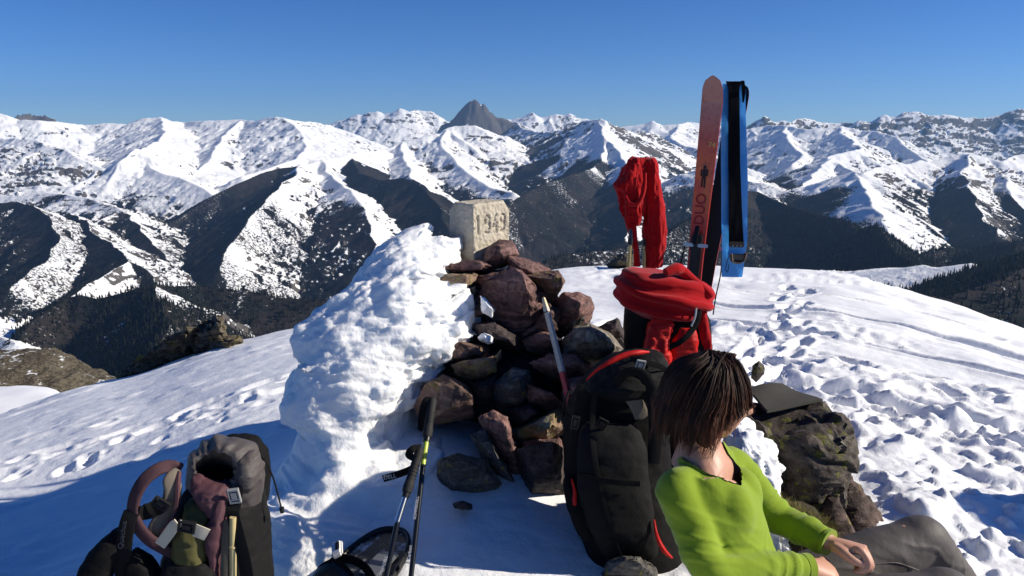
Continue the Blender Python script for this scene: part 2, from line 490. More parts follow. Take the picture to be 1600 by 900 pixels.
# gullies run down the slopes, away from each crest
_amp = np.minimum(_D, 420.0) * _G * sstep(0, 45, _D)
_far = np.clip(_Y / 6000.0, .35, 2.2)
_wob = 1.2 * fbm(_X / 330, _Y / 330, 3, 41)
_gl = ridged(_S / (200 * np.sqrt(_far)) + _wob, _D / 2600, 3, 31, 0.55) - 0.62
_gl2 = ridged(_S / 85 + 1.7 * _wob, _D / 900, 2, 35, 0.5) - 0.6
_H = _H + _amp * 0.19 * _gl + np.minimum(_amp, 220) * 0.085 * _gl2
_H = _H + np.minimum(_amp, 190) * 0.46 * (ridged(_X / 420, _Y / 420, 6, 51, 0.57) - 0.62)
_H = _H + np.minimum(_far, 1.3) * 6.0 * fbm(_X / 95, _Y / 95, 3, 61) * sstep(4, 90, _D)
_alp = sstep(-420, -150, _H) * sstep(4500, 7000, _Y)
_H = _H + _alp * 15.0 * np.minimum(_far, 1.8) * (ridged(_X / 170 + 7, _Y / 170, 4, 67, 0.6) - 0.62)
# bare rock breaks into teeth and buttresses, crests included
_H = _H + (_K + 1.6 * np.maximum(0, _K - .56)) * 34.0 * _far * (ridged(_X / 130 + 3, _Y / 130, 4, 65, 0.6) - 0.6) * sstep(900, 2600, _Y)
_co = np.stack([_X, _Y, _H], -1)
_du = np.gradient(_co, axis=1)
_dv = np.gradient(_co, axis=0)
_nn = np.cross(_du, _dv)
_nn /= np.linalg.norm(_nn, axis=-1, keepdims=True) + 1e-9
_steep = 1 - np.abs(_nn[..., 2])
_band = ridged(_H / 60 + 0.8 * fbm(_X / 500, _Y / 500, 3, 73), _S / 900, 2, 75)
_rn = fbm(_X / 260, _Y / 260, 4, 71)
_rock = sstep(0.18, 0.42, _steep + 0.15 * _rn + 0.17 * _K - 0.02)
_rock = np.clip(_rock + 0.8 * _K * sstep(0.0, 0.45, fbm(_X / 180, _Y / 300, 4, 77) + 0.35 * _K), 0, 1)
_rock = np.clip(_rock + 0.62 * sstep(.72, .92, _band) * sstep(-.25, .35, _rn + .4 * _K) * sstep(.05, .12, _steep), 0, 1)
_tn = 150 * fbm(_X / 700, _Y / 700, 3, 81) + 90 * fbm(_X / 160, _Y / 160, 3, 85)
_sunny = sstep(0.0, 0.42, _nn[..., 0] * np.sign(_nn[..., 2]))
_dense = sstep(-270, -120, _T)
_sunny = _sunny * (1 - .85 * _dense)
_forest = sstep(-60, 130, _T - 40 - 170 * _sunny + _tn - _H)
# clearings and avalanche tracks below the treeline
_clear = sstep(0.05, 0.38, fbm(_X / 420, _Y / 420, 4, 91)) * 0.8 * (1 - .6 * _dense)
_track = sstep(0.80, 0.97, ridged(_S / 520 + 0.7 * _wob, _D / 4000, 1, 95)) * 0.85
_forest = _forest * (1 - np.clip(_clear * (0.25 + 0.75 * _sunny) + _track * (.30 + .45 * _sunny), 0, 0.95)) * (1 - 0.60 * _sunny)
_meadow = sstep(-1080, -1180, _H) * sstep(-.2, .1, fbm(_X / 500, _Y / 500, 2, 99))
_forest = _forest * (1 - 0.8 * _meadow)

mt = NT('mountain_cover')
geo = mt.node('ShaderNodeNewGeometry').outputs['Position']
f_rock, f_for = mt.attr('rock'), mt.attr('forest')
n_big = mt.noise(1 / 260.0, 6, 0.6, geo)
n_mid = mt.noise(1 / 60.0, 6, 0.68, geo)
n_fine = mt.noise(1 / 15.0, 4, 0.7, geo)
snow = mt.mix(n_big, (0.80, 0.82, 0.85), (0.88, 0.88, 0.88))
rockc = mt.mix(n_mid, (0.045, 0.043, 0.043), (0.15, 0.135, 0.12))
tree_c = mt.mix(mt.ramp(n_big, 0.40, 0.60), (0.008, 0.011, 0.011), (0.030, 0.025, 0.023))
tree_c = mt.mix(mt.ramp(n_fine, 0.40, 0.75), tree_c, (0.026, 0.023, 0.021))
r_fac = mt.ramp(mt.math('ADD', f_rock, mt.math('MULTIPLY', mt.math('SUBTRACT', n_mid, 0.5), 2.1)), 0.46, 0.60)
col = mt.mix(r_fac, snow, rockc)
f_fac = mt.ramp(mt.math('ADD', f_for, mt.math('MULTIPLY', mt.math('SUBTRACT', n_fine, 0.5), 1.9)), 0.34, 0.56)
col = mt.mix(f_fac, col, tree_c)
hgt = mt.math('ADD', mt.math('MULTIPLY', n_mid, 14.0), mt.math('ADD', mt.math('MULTIPLY', n_fine, 3.0), mt.math('MULTIPLY', f_fac, 5.0)))
mt.set(col, 0.9, mt.bump(hgt, 0.6, 1.0), spec=0.05)
# leave out what the summit dome hides for good: the ground close under our own crest
_pd = _co[..., 1] * CP - _co[..., 2] * SP
_px = W_PX / 2 + F_PX * _co[..., 0] / _pd
_py = H_PX / 2 - F_PX * (_co[..., 1] * SP + _co[..., 2] * CP) / _pd
_silx = np.array([-300, 0, 260, 470, 560, 700, 870, 1100, 1280, 1380, 1490, 1600, 1900], dtype=float)
_sily = np.array([745, 651, 574, 516, 490, 448, 419, 414, 424, 446, 478, 515, 610], dtype=float)
_vis = _py < np.interp(_px, _silx, _sily) + 70
_gf = grid_faces(NV, NU)
_keep = _vis.ravel()[_gf].any(1)
_gf = _gf[_keep]
_used = np.unique(_gf)
_map = np.zeros(NU * NV, dtype=np.int64)
_map[_used] = np.arange(len(_used))
_me = mesh_from_arrays('mountains', _co.reshape(-1, 3)[_used], _map[_gf])
attr(_me, 'rock', _rock.ravel()[_used])
attr(_me, 'forest', _forest.ravel()[_used])
mountains = tag(link('mountains', _me, mt.mat), kind='structure')

# conifers on the nearer forested slopes: uncountable, scattered as one wood
def conifer_mesh():
    V, F = [], []
    rs = rnd_state(3)
    V += [(.02, 0, 0), (-.01, .017, 0), (-.01, -.017, 0), (0, 0, .3)]
    F += [(0, 1, 3), (1, 2, 3), (2, 0, 3)]
    for z0, z1, r in ((.08, .55, .20), (.30, .78, .145), (.55, 1.0, .09)):
        b = len(V)
        for k in range(7):
            a = 2 * math.pi * k / 7 + z0 * 5
            rr = r * rs.uniform(.7, 1.2)
            V.append((rr * math.cos(a), rr * math.sin(a), z0 + rs.uniform(-.05, .05)))
        V.append((0, 0, z1))
        for k in range(7):
            F.append((b + k, b + (k + 1) % 7, b + 7))
    me = bpy.data.meshes.new('conifer')
    me.from_pydata(V, [], F)
    return me


cf = NT('conifer_needles')
_oi = cf.node('ShaderNodeObjectInfo').outputs['Random']
cf.set(cf.mix(_oi, (0.008, 0.012, 0.009), (0.022, 0.022, 0.015)), .9, spec=.05)
_cme = conifer_mesh()
_cme.materials.append(cf.mat)
_con = bpy.data.objects.new('conifer_pattern', _cme)
_rs = rnd_state(8)
_cell = (_Y * (U1 - U0) / NU) * (np.gradient(_Y, axis=0))
_prob = np.clip(_cell / 260.0, 0, 1) * sstep(.30, .75, _forest) * (_vis) * sstep(4600, 3600, _Y) * sstep(900, 1300, _Y)
_pick = np.nonzero(_rs.rand(NV, NU) < _prob)
_tp = _co[_pick] + _rs.uniform(-1, 1, (len(_pick[0]), 3)) * np.array([5, 5, 0.0])
print('trees', len(_tp))
_pm = bpy.data.meshes.new('forest')
_pm.vertices.add(len(_tp))
_pm.vertices.foreach_set('co', _tp.astype(np.float32).ravel())
attr(_pm, 'size', _rs.uniform(11, 24, len(_tp)))
attr(_pm, 'turn', _rs.uniform(0, 6.28, len(_tp)))
forest = tag(link('forest', _pm), 'dark conifer wood on the slopes beyond the summit', kind='stuff')
_ng = bpy.data.node_groups.new('forest_scatter', 'GeometryNodeTree')
_ng.interface.new_socket('Geometry', in_out='INPUT', socket_type='NodeSocketGeometry')
_ng.interface.new_socket('Geometry', in_out='OUTPUT', socket_type='NodeSocketGeometry')
_gi, _go = _ng.nodes.new('NodeGroupInput'), _ng.nodes.new('NodeGroupOutput')
_m2p = _ng.nodes.new('GeometryNodeMeshToPoints')
_ip = _ng.nodes.new('GeometryNodeInstanceOnPoints')
_ob = _ng.nodes.new('GeometryNodeObjectInfo')
_ob.inputs['Object'].default_value = _con
_ob.inputs['As Instance'].default_value = True
_as = _ng.nodes.new('GeometryNodeInputNamedAttribute')
_as.data_type = 'FLOAT'
_as.inputs['Name'].default_value = 'size'
_at = _ng.nodes.new('GeometryNodeInputNamedAttribute')
_at.data_type = 'FLOAT'
_at.inputs['Name'].default_value = 'turn'
_cx = _ng.nodes.new('ShaderNodeCombineXYZ')
_l = _ng.links.new
_l(_gi.outputs[0], _m2p.inputs['Mesh'])
_l(_m2p.outputs[0], _ip.inputs['Points'])
_l(_ob.outputs['Geometry'], _ip.inputs['Instance'])
_l(_as.outputs[0], _ip.inputs['Scale'])
_l(_at.outputs[0], _cx.inputs[2])
_l(_cx.outputs[0], _ip.inputs['Rotation'])
_l(_ip.outputs[0], _go.inputs[0])
forest.modifiers.new('scatter', 'NODES').node_group = _ng
# ------------------------------------------------------------------ the snowy summit dome
_SIL = [(-700, 830), (-300, 745), (0, 651), (60, 631), (125, 607), (180, 597), (260, 574), (330, 547), (400, 531), (470, 516), (560, 490), (700, 448), (870, 419), (940, 417), (1000, 415), (1100, 414), (1170, 420), (1280, 424), (1320, 428), (1380, 446), (1440, 464), (1490, 478), (1545, 496), (1600, 515), (1900, 610), (2300, 720)]
_su = np.array([(x - 800) / F_PX for x, y in _SIL])
_st = []
for x, y in _SIL:
    v = P(x, y, 1.0)
    _st.append(-v.z)
_st = np.array(_st)
_su = np.array([P(x, y, 1.0).x for x, y in _SIL])
GH0, GN = -1.47, 2.6


def ground_base(x, y):
    y = np.maximum(np.asarray(y, dtype=float), 0.4)
    u = np.asarray(x, dtype=float) / y
    ta = np.interp(u, _su, _st)
    # smooth the traced crest over neighbouring directions
    for k in (0.03, -0.03, 0.015, -0.015):
        ta = ta + np.interp(u + k, _su, _st)
    ta = ta / 5
    h0 = GH0 - 0.36 * sstep(-.12, -.75, u)      # the dome leans away to the left
    zc = h0 * GN / (GN - 1)
    yc = -zc / ta
    q = y / yc
    return h0 + (zc - h0) * np.where(q < 1.6, q ** GN, 1.6 ** GN + GN * 1.6 ** (GN - 1) * (q - 1.6))


_rs = rnd_state(5)
PITS = []
for k in range(18):
    px, py = _rs.uniform(0.9, 6.5), _rs.uniform(2.6, 10.0)
    PITS.append((px, py, _rs.uniform(.10, .26), _rs.uniform(.08, .15), _rs.uniform(0, 3.14), _rs.uniform(.02, .05)))
for k in range(34):     # a walked line down the left side
    t = _rs.rand()
    PITS.append((-0.9 - 2.2 * t + _rs.normal(0, .18), 4.9 - 0.4 * t + _rs.normal(0, .35), _rs.uniform(.05, .10), _rs.uniform(.03, .06), _rs.uniform(0, 3.14), _rs.uniform(.008, .026)))
for path, n_ in ((((5.6, 3.3), (4.2, 3.9), (2.6, 3.7), (1.7, 4.3)), 26), (((1.5, 4.6), (2.2, 6.0), (3.2, 8.6)), 22), (((5.9, 4.6), (4.4, 4.9), (3.0, 4.6), (2.0, 5.2)), 24), (((-.5, 5.4), (-1.6, 5.1), (-3.2, 4.6)), 16)):
    pth = np.array(path)
    tt = np.linspace(0, len(pth) - 1.001, n_)
    for k_, t_ in enumerate(tt):
        i_ = int(t_)
        c_ = pth[i_] * (1 - t_ + i_) + pth[i_ + 1] * (t_ - i_)
        d_ = pth[i_ + 1] - pth[i_]
        d_ = d_ / np.hypot(*d_)
        o_ = .12 * (1 if k_ % 2 else -1) + _rs.normal(0, .03)
        PITS.append((c_[0] - d_[1] * o_ + _rs.normal(0, .04), c_[1] + d_[0] * o_ + _rs.normal(0, .04), .165, .068, math.atan2(d_[1], d_[0]) + _rs.normal(0, .2), _rs.uniform(.04, .06) if c_[0] > 0 else .022))
TRACKS = [((1.6, 7.6), (5.0, 5.3), .07, .08), ((1.5, 6.6), (3.6, 5.0), .07, .08), ((3.4, 4.3), (4.4, 5.6), .09, .05), ((3.9, 4.0), (5.3, 6.0), .07, .05), ((2.1, 8.4), (5.8, 6.6), .06, .05), ((2.3, 3.9), (3.2, 3.35), .10, .05), ((4.5, 4.6), (5.1, 3.5), .08, .06), ((1.6, 4.6), (2.6, 4.0), .10, .05)]


def ground_detail(x, y, full=True):
    z = np.zeros_like(x)
    right = sstep(0.2, 1.4, x) * sstep(16, 8, y)
    left = 1 - sstep(-1.2, 0.4, x)
    z += 0.035 * fbm(x / 1.6, y / 1.6, 3, 101)
    # churned snow
    bl = np.abs(vnoise(x / .42 + 3, y / .42, 111)) * .5 + np.abs(vnoise(x / .19, y / .19 + 4, 112)) * .32 + np.abs(vnoise(x / .085, y / .085, 113)) * .22 + np.abs(vnoise(x / .04, y / .04, 117)) * .16
    patch = sstep(-.1, .45, fbm(x / 1.5, y / 1.5, 2, 115) + .35 * sstep(3.6, 2.2, y - .2 * x))
    z += right * (0.010 + 0.036 * patch) * (bl - .42) + right * .05 * fbm(x / .75, y / .75, 2, 119)
    # broken crust: loose chunks lying on the surface, thick in some places
    for sc_, am, th_, sd in ((.20, .040, .45, 161), (.10, .030, .40, 163), (.055, .020, .34, 165)):
        v = vnoise(x / sc_ + .8 * vnoise(x / .3, y / .3, sd + 1), y / sc_, sd)
        w_ = np.clip((v - th_) / (1 - th_), 0, 1)
        z += right * (.06 + .94 * patch ** 2) * am * (w_ * (2 - w_))
    # drawn-out furrows running down to the right
    xr2, yr2 = .80 * x - .60 * y, .60 * x + .80 * y
    z += right * .030 * (ridged(xr2 / 1.5, yr2 / .42, 3, 171) - .6) * (1 - .5 * patch)
    z += (1 - right) * 0.012 * (bl - .42)
    # wind crust on the left, drawn out along the slope
    c, s = math.cos(.25), math.sin(.25)
    xr, yr = c * x + s * y, -s * x + c * y
    z += left * (0.020 * ridged(xr / 1.1, yr / .34, 3, 121) + 0.016 * sstep(.1, .5, fbm(xr / .5, yr / .25, 3, 125)))
    if full:
        for px, py, a, b, rot, dep in PITS:
            m = (np.abs(x - px) < a * 3) & (np.abs(y - py) < a * 3)
            if not m.any():
                continue
            ux, uy = x[m] - px, y[m] - py
            e = np.sqrt(((ux * math.cos(rot) + uy * math.sin(rot)) / a) ** 2 + ((-ux * math.sin(rot) + uy * math.cos(rot)) / b) ** 2)
            e = e * (1 + .25 * fbm(x[m] / .07, y[m] / .07, 2, 131))
            z[m] += -dep * (1 - sstep(.45 if dep < .05 else .58, 1.18, e)) + dep * .30 * np.exp(-((e - 1.28) / .22) ** 2)
        for (ax, ay), (bx, by), w, dep in TRACKS:
            dx, dy = bx - ax, by - ay
            L2 = dx * dx + dy * dy
            t = np.clip(((x - ax) * dx + (y - ay) * dy) / L2, 0, 1)
            d = np.hypot(x - ax - t * dx, y - ay - t * dy + .10 * np.sin(t * 5 + ax))
            d = d * (1 + .12 * vnoise(x / .35, y / .35, 141))
            z += -dep * (1 - sstep(.7, 1.15, d / w)) + dep * .4 * np.exp(-((d / w - 1.5) / .4) ** 2) * (.4 + .6 * sstep(-.5, .6, vnoise(x / .45, y / .45, 143)))
    return z


def ground_z(x, y):
    return float(ground_base(np.array([x]), np.array([y]))[0])


GU = 460
_gu = np.linspace(-0.92, 0.92, GU)
_gy = np.exp(np.concatenate([np.linspace(math.log(a), math.log(b), n, endpoint=False) for a, b, n in ((.9, 2.3, 60), (2.3, 9.0, 470), (9.0, 33.0, 90))]))
GV = len(_gy)
gY = _gy[:, None] * np.ones(GU)[None, :]
gX = gY * _gu[None, :]
gZ = ground_base(gX, gY) + ground_detail(gX, gY)
# snow is banked up against the foot of the cairn and the boulder
for bx, by, br, bh in ((-0.45, 3.05, .55, .13), (0.0, 3.25, .6, .08), (-.72, 3.3, .5, .12), (1.55, 2.85, .35, .05)):
    gZ += bh * np.exp(-(((gX - bx) ** 2 + (gY - by) ** 2) / br ** 2))
sn = NT('summit_snow')
geo = sn.node('ShaderNodeNewGeometry').outputs['Position']
n1 = sn.noise(9.0, 5, .6, geo)
n2 = sn.noise(55.0, 4, .65, geo)
n3 = sn.noise(260.0, 2, .6, geo)
scol = sn.mix(sn.noise(1.3, 3, .5, geo), (0.80, 0.82, 0.86), (0.90, 0.90, 0.91))
h = sn.math('ADD', sn.math('MULTIPLY', n1, .5), sn.math('ADD', sn.math('MULTIPLY', n2, .2), sn.math('MULTIPLY', n3, .03)))
sn.set(scol, 0.62, sn.bump(h, 0.5, 0.03), spec=0.25)
SNOW = sn.mat
_me = mesh_from_arrays('snow_ground', np.stack([gX, gY, gZ], -1).reshape(-1, 3), grid_faces(GV, GU))
snow_ground = tag(link('snow_ground', _me, SNOW), kind='structure')
# the same snow goes on behind and beside the camera
bx, by = np.meshgrid(np.linspace(-14, 14, 120), np.linspace(-14, 0.92, 70))
bz = GH0 - .005 - .004 * (bx ** 2 + by ** 2) + ground_detail(bx, by, False) * np.clip(-by, 0, 1)
_me = mesh_from_arrays('snow_ground_behind', np.stack([bx, by, bz], -1).reshape(-1, 3), grid_faces(70, 120))
tag(link('snow_ground_behind', _me, SNOW), kind='structure')
# ------------------------------------------------------------------ stones
def rock_material(name, base, dark, lichen=0.0, lich_col=(0.34, 0.27, 0.06), pale=0.0, pale_col=(0.5, 0.48, 0.43), scale=1.0):
    m = NT(name)
    oi = m.node('ShaderNodeObjectInfo')
    vec = m.node('ShaderNodeVectorMath', operation='ADD')
    m.put(vec.inputs[0], m.co())
    off = m.node('ShaderNodeCombineXYZ')
    m.put(off.inputs[0], m.math('MULTIPLY', oi.outputs['Random'], 37.0))
    m.put(vec.inputs[1], off.outputs[0])
    v = vec.outputs[0]
    a = m.noise(7 * scale, 6, .62, v)
    b = m.noise(38 * scale, 5, .65, v)
    c = m.noise(190 * scale, 3, .6, v)
    strata = m.noise(6.0, 5, .6, m.scaled((1.0, 1.0, 6.0), v, rot=(.5, .3, 0)))
    col = m.mix(m.ramp(a, .32, .68), dark, base)
    col = m.mix(m.math('MULTIPLY', m.ramp(strata, .45, .62), .6), col, tuple(min(1, x * 1.5) for x in base))
    col = m.mix(m.math('MULTIPLY', m.ramp(b, .46, .66), .62), col, tuple(x * .45 for x in dark))
    if lichen > 0:
        l = m.ramp(m.math('ADD', m.noise(16 * scale, 6, .7, v), m.math('MULTIPLY', b, .25)), .74 - lichen * .28, .80 - lichen * .22)
        col = m.mix(l, col, m.mix(b, lich_col, tuple(x * .35 for x in lich_col)))
    if pale > 0:
        l = m.ramp(m.noise(9 * scale, 6, .7, v, .4), .66 - pale * .3, .72 - pale * .25)
        col = m.mix(l, col, m.mix(b, pale_col, tuple(x * .55 for x in pale_col)))
    h = m.math('ADD', m.math('MULTIPLY', a, .6), m.math('ADD', m.math('MULTIPLY', b, .3), m.math('MULTIPLY', c, .1)))
    h = m.math('ADD', h, m.math('MULTIPLY', strata, .35))
    m.set(col, m.ramp(b, .3, .7, .62, .92), m.bump(h, .9, .03), spec=.25)
    return m.mat


MAROON = rock_material('maroon_sandstone', (0.21, 0.118, 0.105), (0.085, 0.048, 0.046))
MAROON_L = rock_material('maroon_sandstone_lichen', (0.19, 0.115, 0.09), (0.08, 0.05, 0.044), lichen=.22, lich_col=(.26,.20,.06))
LICHEN = rock_material('lichened_sandstone', (0.27, 0.18, 0.13), (0.12, 0.078, 0.06), lichen=.42, lich_col=(0.36, 0.30, 0.12), pale=.45, pale_col=(.38, .34, .24))
GRANITE = rock_material('grey_boulder_stone', (0.23, 0.20, 0.165), (0.10, 0.085, 0.07), lichen=.1, lich_col=(.33, .30, .16), pale=.6, pale_col=(.42, .39, .31))
SLATE = rock_material('grey_slate', (0.10, 0.095, 0.09), (0.04, 0.038, 0.038), lichen=.05, pale=.3, pale_col=(.26, .25, .22))
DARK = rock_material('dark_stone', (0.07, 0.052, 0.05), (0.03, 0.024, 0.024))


def hull_rock(name, pts, mat, seed, rough=.012, cell=.016, bevel=.012, origin=None, shadesmooth=True):
    """a broken stone: convex hull with worn edges, cut fine and weathered"""
    org = origin or sum((Vector(p) for p in pts), Vector()) / len(pts)
    bm = bmesh.new()
    for p in pts:
        bm.verts.new(Vector(p) - org)
    r = bmesh.ops.convex_hull(bm, input=bm.verts)
    bad = [e for e in r['geom_interior'] if isinstance(e, bmesh.types.BMVert)]
    bmesh.ops.delete(bm, geom=bad, context='VERTS')
    bmesh.ops.dissolve_limit(bm, angle_limit=math.radians(13), verts=bm.verts, edges=bm.edges)
    bmesh.ops.bevel(bm, geom=bm.edges[:], offset=bevel, segments=2, profile=.6, affect='EDGES', clamp_overlap=True)
    bmesh.ops.triangulate(bm, faces=bm.faces)
    for it in range(6):
        long = [e for e in bm.edges if e.calc_length() > cell * 1.6]
        if not long:
            break
        bmesh.ops.subdivide_edges(bm, edges=long, cuts=1)
        bmesh.ops.triangulate(bm, faces=[f for f in bm.faces if len(f.verts) > 3])
        if len(bm.faces) > 4500:
            break
    bm.normal_update()
    co = np.array([v.co for v in bm.verts])
    no = np.array([v.normal for v in bm.verts])
    q = co + seed * 3.17
    d = rough * (fbm3(q, 9, 3, seed, mode='fbm') * .6 + fbm3(q, 24, 3, seed + 5, mode='ridge') * .8 + fbm3(q, 70, 2, seed + 9) * .45)
    lay = q @ np.array([.3, .25, .92])
    d += rough * .35 * np.sign(np.sin(lay * 95 + 4 * fbm3(q, 6, 2, seed + 2))) * (fbm3(q, 12, 2, seed + 4) > .05)
    co = co + no * d[:, None]
    for v, c in zip(bm.verts, co):
        v.co = c
    me = bpy.data.meshes.new(name)
    bm.to_mesh(me)
    bm.free()
    me.polygons.foreach_set('use_smooth', np.full(len(me.polygons), shadesmooth))
    me.set_sharp_from_angle(angle=math.radians(27))
    o = link(name, me, mat)
    o.location = org
    return o


def traced_rock(name, poly, Y, thick, mat, seed, peak=(0.15, 0.25), fr=.5, label='', group=None, tilt=0.0, cat='stone', rough=None, cell=None, grow=1.06):
    """outline as seen, set at its own depth with its own thickness; peak: where the front bulges most (-1..1)"""
    rs = rnd_state(seed)
    n = len(poly)
    cx, cy = sum(p[0] for p in poly) / n, sum(p[1] for p in poly) / n
    w = max(p[0] for p in poly) - min(p[0] for p in poly)
    h = max(p[1] for p in poly) - min(p[1] for p in poly)
    mpp = Y / F_PX
    size = max(w, h) * mpp
    poly = [(cx + (x - cx) * grow, cy + (y - cy) * grow) for x, y in poly]
    pts = []
    for x, y in poly:
        dz = tilt * (cy - y) * mpp
        pts.append(P(x, y, Y + dz + rs.uniform(-.12, .12) * size))
    fx, fy = cx + peak[0] * w * .5, cy - peak[1] * h * .5
    for x, y in poly:
        k = (fr if fr > .62 else fr * .72) * rs.uniform(.6, 1.15)
        pts.append(P(fx + (x - cx) * k, fy + (y - cy) * k, Y + tilt * (cy - fy) * mpp - thick * .55 * rs.uniform(.75, 1.1)))
    for x, y in poly:
        k = .78 * rs.uniform(.8, 1.05)
        pts.append(P(cx + (x - cx) * k, cy + (y - cy) * k, Y + thick * rs.uniform(.6, .9)))
    o = hull_rock(name, pts, mat, seed, rough if rough else min(.009, .022 * size + .002), cell if cell else max(.009, size * .042), max(.003, size * .014))
    tag(o, label, cat, group)
    return o


CG = 'stones piled up in the cairn'
CAIRN = [
    ([(798, 421), (812, 428), (848, 464), (843, 498), (830, 522), (800, 520), (772, 510), (746, 470), (764, 444), (790, 430)], 3.42, .34, MAROON, (.35, .55), .30, 'large maroon slab in the middle of the cairn bearing a snow patch'),
    ([(764, 388), (780, 378), (797, 378), (808, 398), (790, 414), (770, 420), (752, 420)], 3.60, .20, MAROON, (0, .4), .45, 'jagged maroon stone leaning against the right foot of the dated boundary stone'),
    ([(792, 399), (818, 404), (842, 412), (860, 422), (850, 430), (812, 432), (800, 420)], 3.58, .26, MAROON, (0, -.5), .6, 'flat sunlit pink slab on the right shoulder of the cairn top'),
    ([(812, 430), (846, 427), (870, 425), (879, 440), (874, 458), (862, 472), (842, 462)], 3.46, .26, MAROON_L, (.5, .1), .5, 'dark stone with yellow lichen end just above the tip of the wooden stake'),
    ([(866, 474), (880, 460), (904, 459), (920, 466), (925, 482), (916, 510), (896, 522), (876, 514), (864, 500)], 3.46, .28, MAROON, (.1, .4), .55, 'rounded maroon boulder at the right edge of the cairn against the snow'),
    ([(882, 532), (900, 514), (920, 508), (946, 520), (968, 545), (956, 558), (922, 564), (886, 554)], 3.32, .30, GRANITE, (.1, .4), .55, 'long pale grey boulder low on the right side of the cairn'),
    ([(936, 512), (964, 499), (976, 520), (986, 552), (960, 560), (944, 548)], 3.50, .24, DARK, (0, .3), .5, 'black angular stone between the pale grey boulder and the red rucksack'),
    ([(818, 532), (846, 518), (866, 524), (874, 546), (850, 556), (826, 548)], 3.32, .22, MAROON, (.2, .5), .5, 'small maroon stone just left of the middle of the wooden stake'),
    ([(830, 568), (862, 556), (898, 556), (920, 580), (898, 600), (862, 592)], 3.18, .26, MAROON, (.1, .5), .55, 'flat rough maroon stone crossed by the lower half of the wooden stake'),
    ([(681, 432), (706, 425), (734, 424), (746, 432), (728, 446), (684, 445)], 3.50, .24, LICHEN, (0, -.3), .8, 'flat yellow lichened stone jutting left over the rime below the boundary stone'),
    ([(686, 420), (716, 408), (758, 406), (772, 416), (750, 426), (700, 428)], 3.62, .34, MAROON, (0, .2), .8, 'thin dark slab directly under the dated boundary stone'),
    ([(716, 458), (744, 446), (742, 472), (722, 474)], 3.50, .18, SLATE, (0, 0), .7, 'small grey green stone under the lichened stone beside the rime'),
    ([(742, 434), (786, 424), (796, 438), (764, 458), (746, 450)], 3.52, .22, MAROON, (.2, .5), .5, 'dark stone between the lichened stone and the large middle slab'),
    ([(738, 508), (772, 504), (814, 528), (808, 546), (764, 538), (738, 526)], 3.34, .22, DARK, (0, .3), .7, 'dark slab with a little snow under the large middle slab'),
    ([(684, 546), (716, 532), (762, 542), (756, 560), (712, 568), (686, 562)], 3.28, .26, MAROON_L, (0, .2), .7, 'dark brown lichened stone touching the right edge of the rime'),
    ([(708, 570), (744, 556), (772, 560), (772, 580), (746, 592), (716, 586)], 3.16, .22, LICHEN, (.1, .4), .6, 'sunlit lichened stone standing out on the left front of the cairn'),
    ([(770, 558), (783, 547), (783, 560), (774, 568)], 3.18, .08, LICHEN, (0, 0), .6, 'tiny sunlit stone chip beside the lichened front stone'),
    ([(772, 602), (800, 578), (824, 584), (832, 616), (814, 645), (784, 642), (771, 624)], 3.12, .26, SLATE, (0, .2), .6, 'rounded dark grey stone in the shaded hollow of the cairn front'),
    ([(652, 634), (672, 600), (692, 590), (724, 604), (737, 626), (735, 650), (702, 658), (664, 662)], 3.05, .30, MAROON_L, (.55, .2), .55, 'big maroon block behind the handle of the taller trekking pole'),
    ([(752, 660), (772, 646), (794, 657), (806, 690), (816, 722), (816, 754), (800, 748), (776, 706)], 2.95, .20, MAROON, (.1, .3), .45, 'tall pointed pink stone standing upright at the foot of the cairn'),
    ([(737, 682), (760, 676), (780, 708), (808, 760), (784, 750), (756, 718)], 2.90, .14, SLATE, (0, .1), .6, 'dark narrow slab leaning on the pointed pink stone'),
    ([(687, 722), (716, 711), (756, 722), (778, 756), (750, 781), (706, 770), (688, 744)], 2.80, .24, SLATE, (-.2, .4), .55, 'grey block lying in the snow at the left foot of the cairn'),
    ([(798, 676), (846, 648), (874, 638), (880, 674), (852, 690), (806, 690)], 3.00, .24, LICHEN, (.2, .3), .6, 'pale yellow lichened stone beside the black rucksack'),
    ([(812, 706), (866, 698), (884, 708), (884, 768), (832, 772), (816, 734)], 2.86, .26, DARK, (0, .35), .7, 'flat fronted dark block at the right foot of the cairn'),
    ([(826, 602), (864, 614), (882, 634), (858, 642), (828, 628)], 3.05, .18, MAROON, (.2, .4), .5, 'narrow dark stone below the red end of the wooden stake'),
    ([(858, 478), (874, 488), (870, 514), (850, 524), (834, 512)], 3.36, .14, MAROON_L, (.2, .2), .5, 'small sunlit stone wedged right of the stake tip'),
    ([(940, 562), (976, 548), (996, 566), (984, 596), (940, 590)], 3.20, .22, LICHEN, (.1, .4), .6, 'lichened stone between the pale grey boulder and the black rucksack'),
    ([(724, 472), (746, 468), (744, 512), (726, 510)], 3.44, .16, SLATE, (0, 0), .6, 'small upright grey stone squeezed between rime and middle slab'),
    ([(818, 690), (874, 688), (876, 702), (820, 706)], 2.93, .14, MAROON, (.2, .6), .7, 'thin flat stone lying on top of the dark block'),
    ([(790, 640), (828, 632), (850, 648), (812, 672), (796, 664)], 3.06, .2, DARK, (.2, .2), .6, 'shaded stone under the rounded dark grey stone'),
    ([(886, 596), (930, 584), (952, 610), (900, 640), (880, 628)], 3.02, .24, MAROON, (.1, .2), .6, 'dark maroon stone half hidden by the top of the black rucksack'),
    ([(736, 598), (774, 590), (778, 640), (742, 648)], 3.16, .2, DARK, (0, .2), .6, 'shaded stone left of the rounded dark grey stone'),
]
for k, (poly, Y, th, mat, peak, fr, lab) in enumerate(CAIRN):
    traced_rock('cairn_stone', poly, Y, th, mat, 200 + k, peak, fr, lab, CG, grow=1.13)
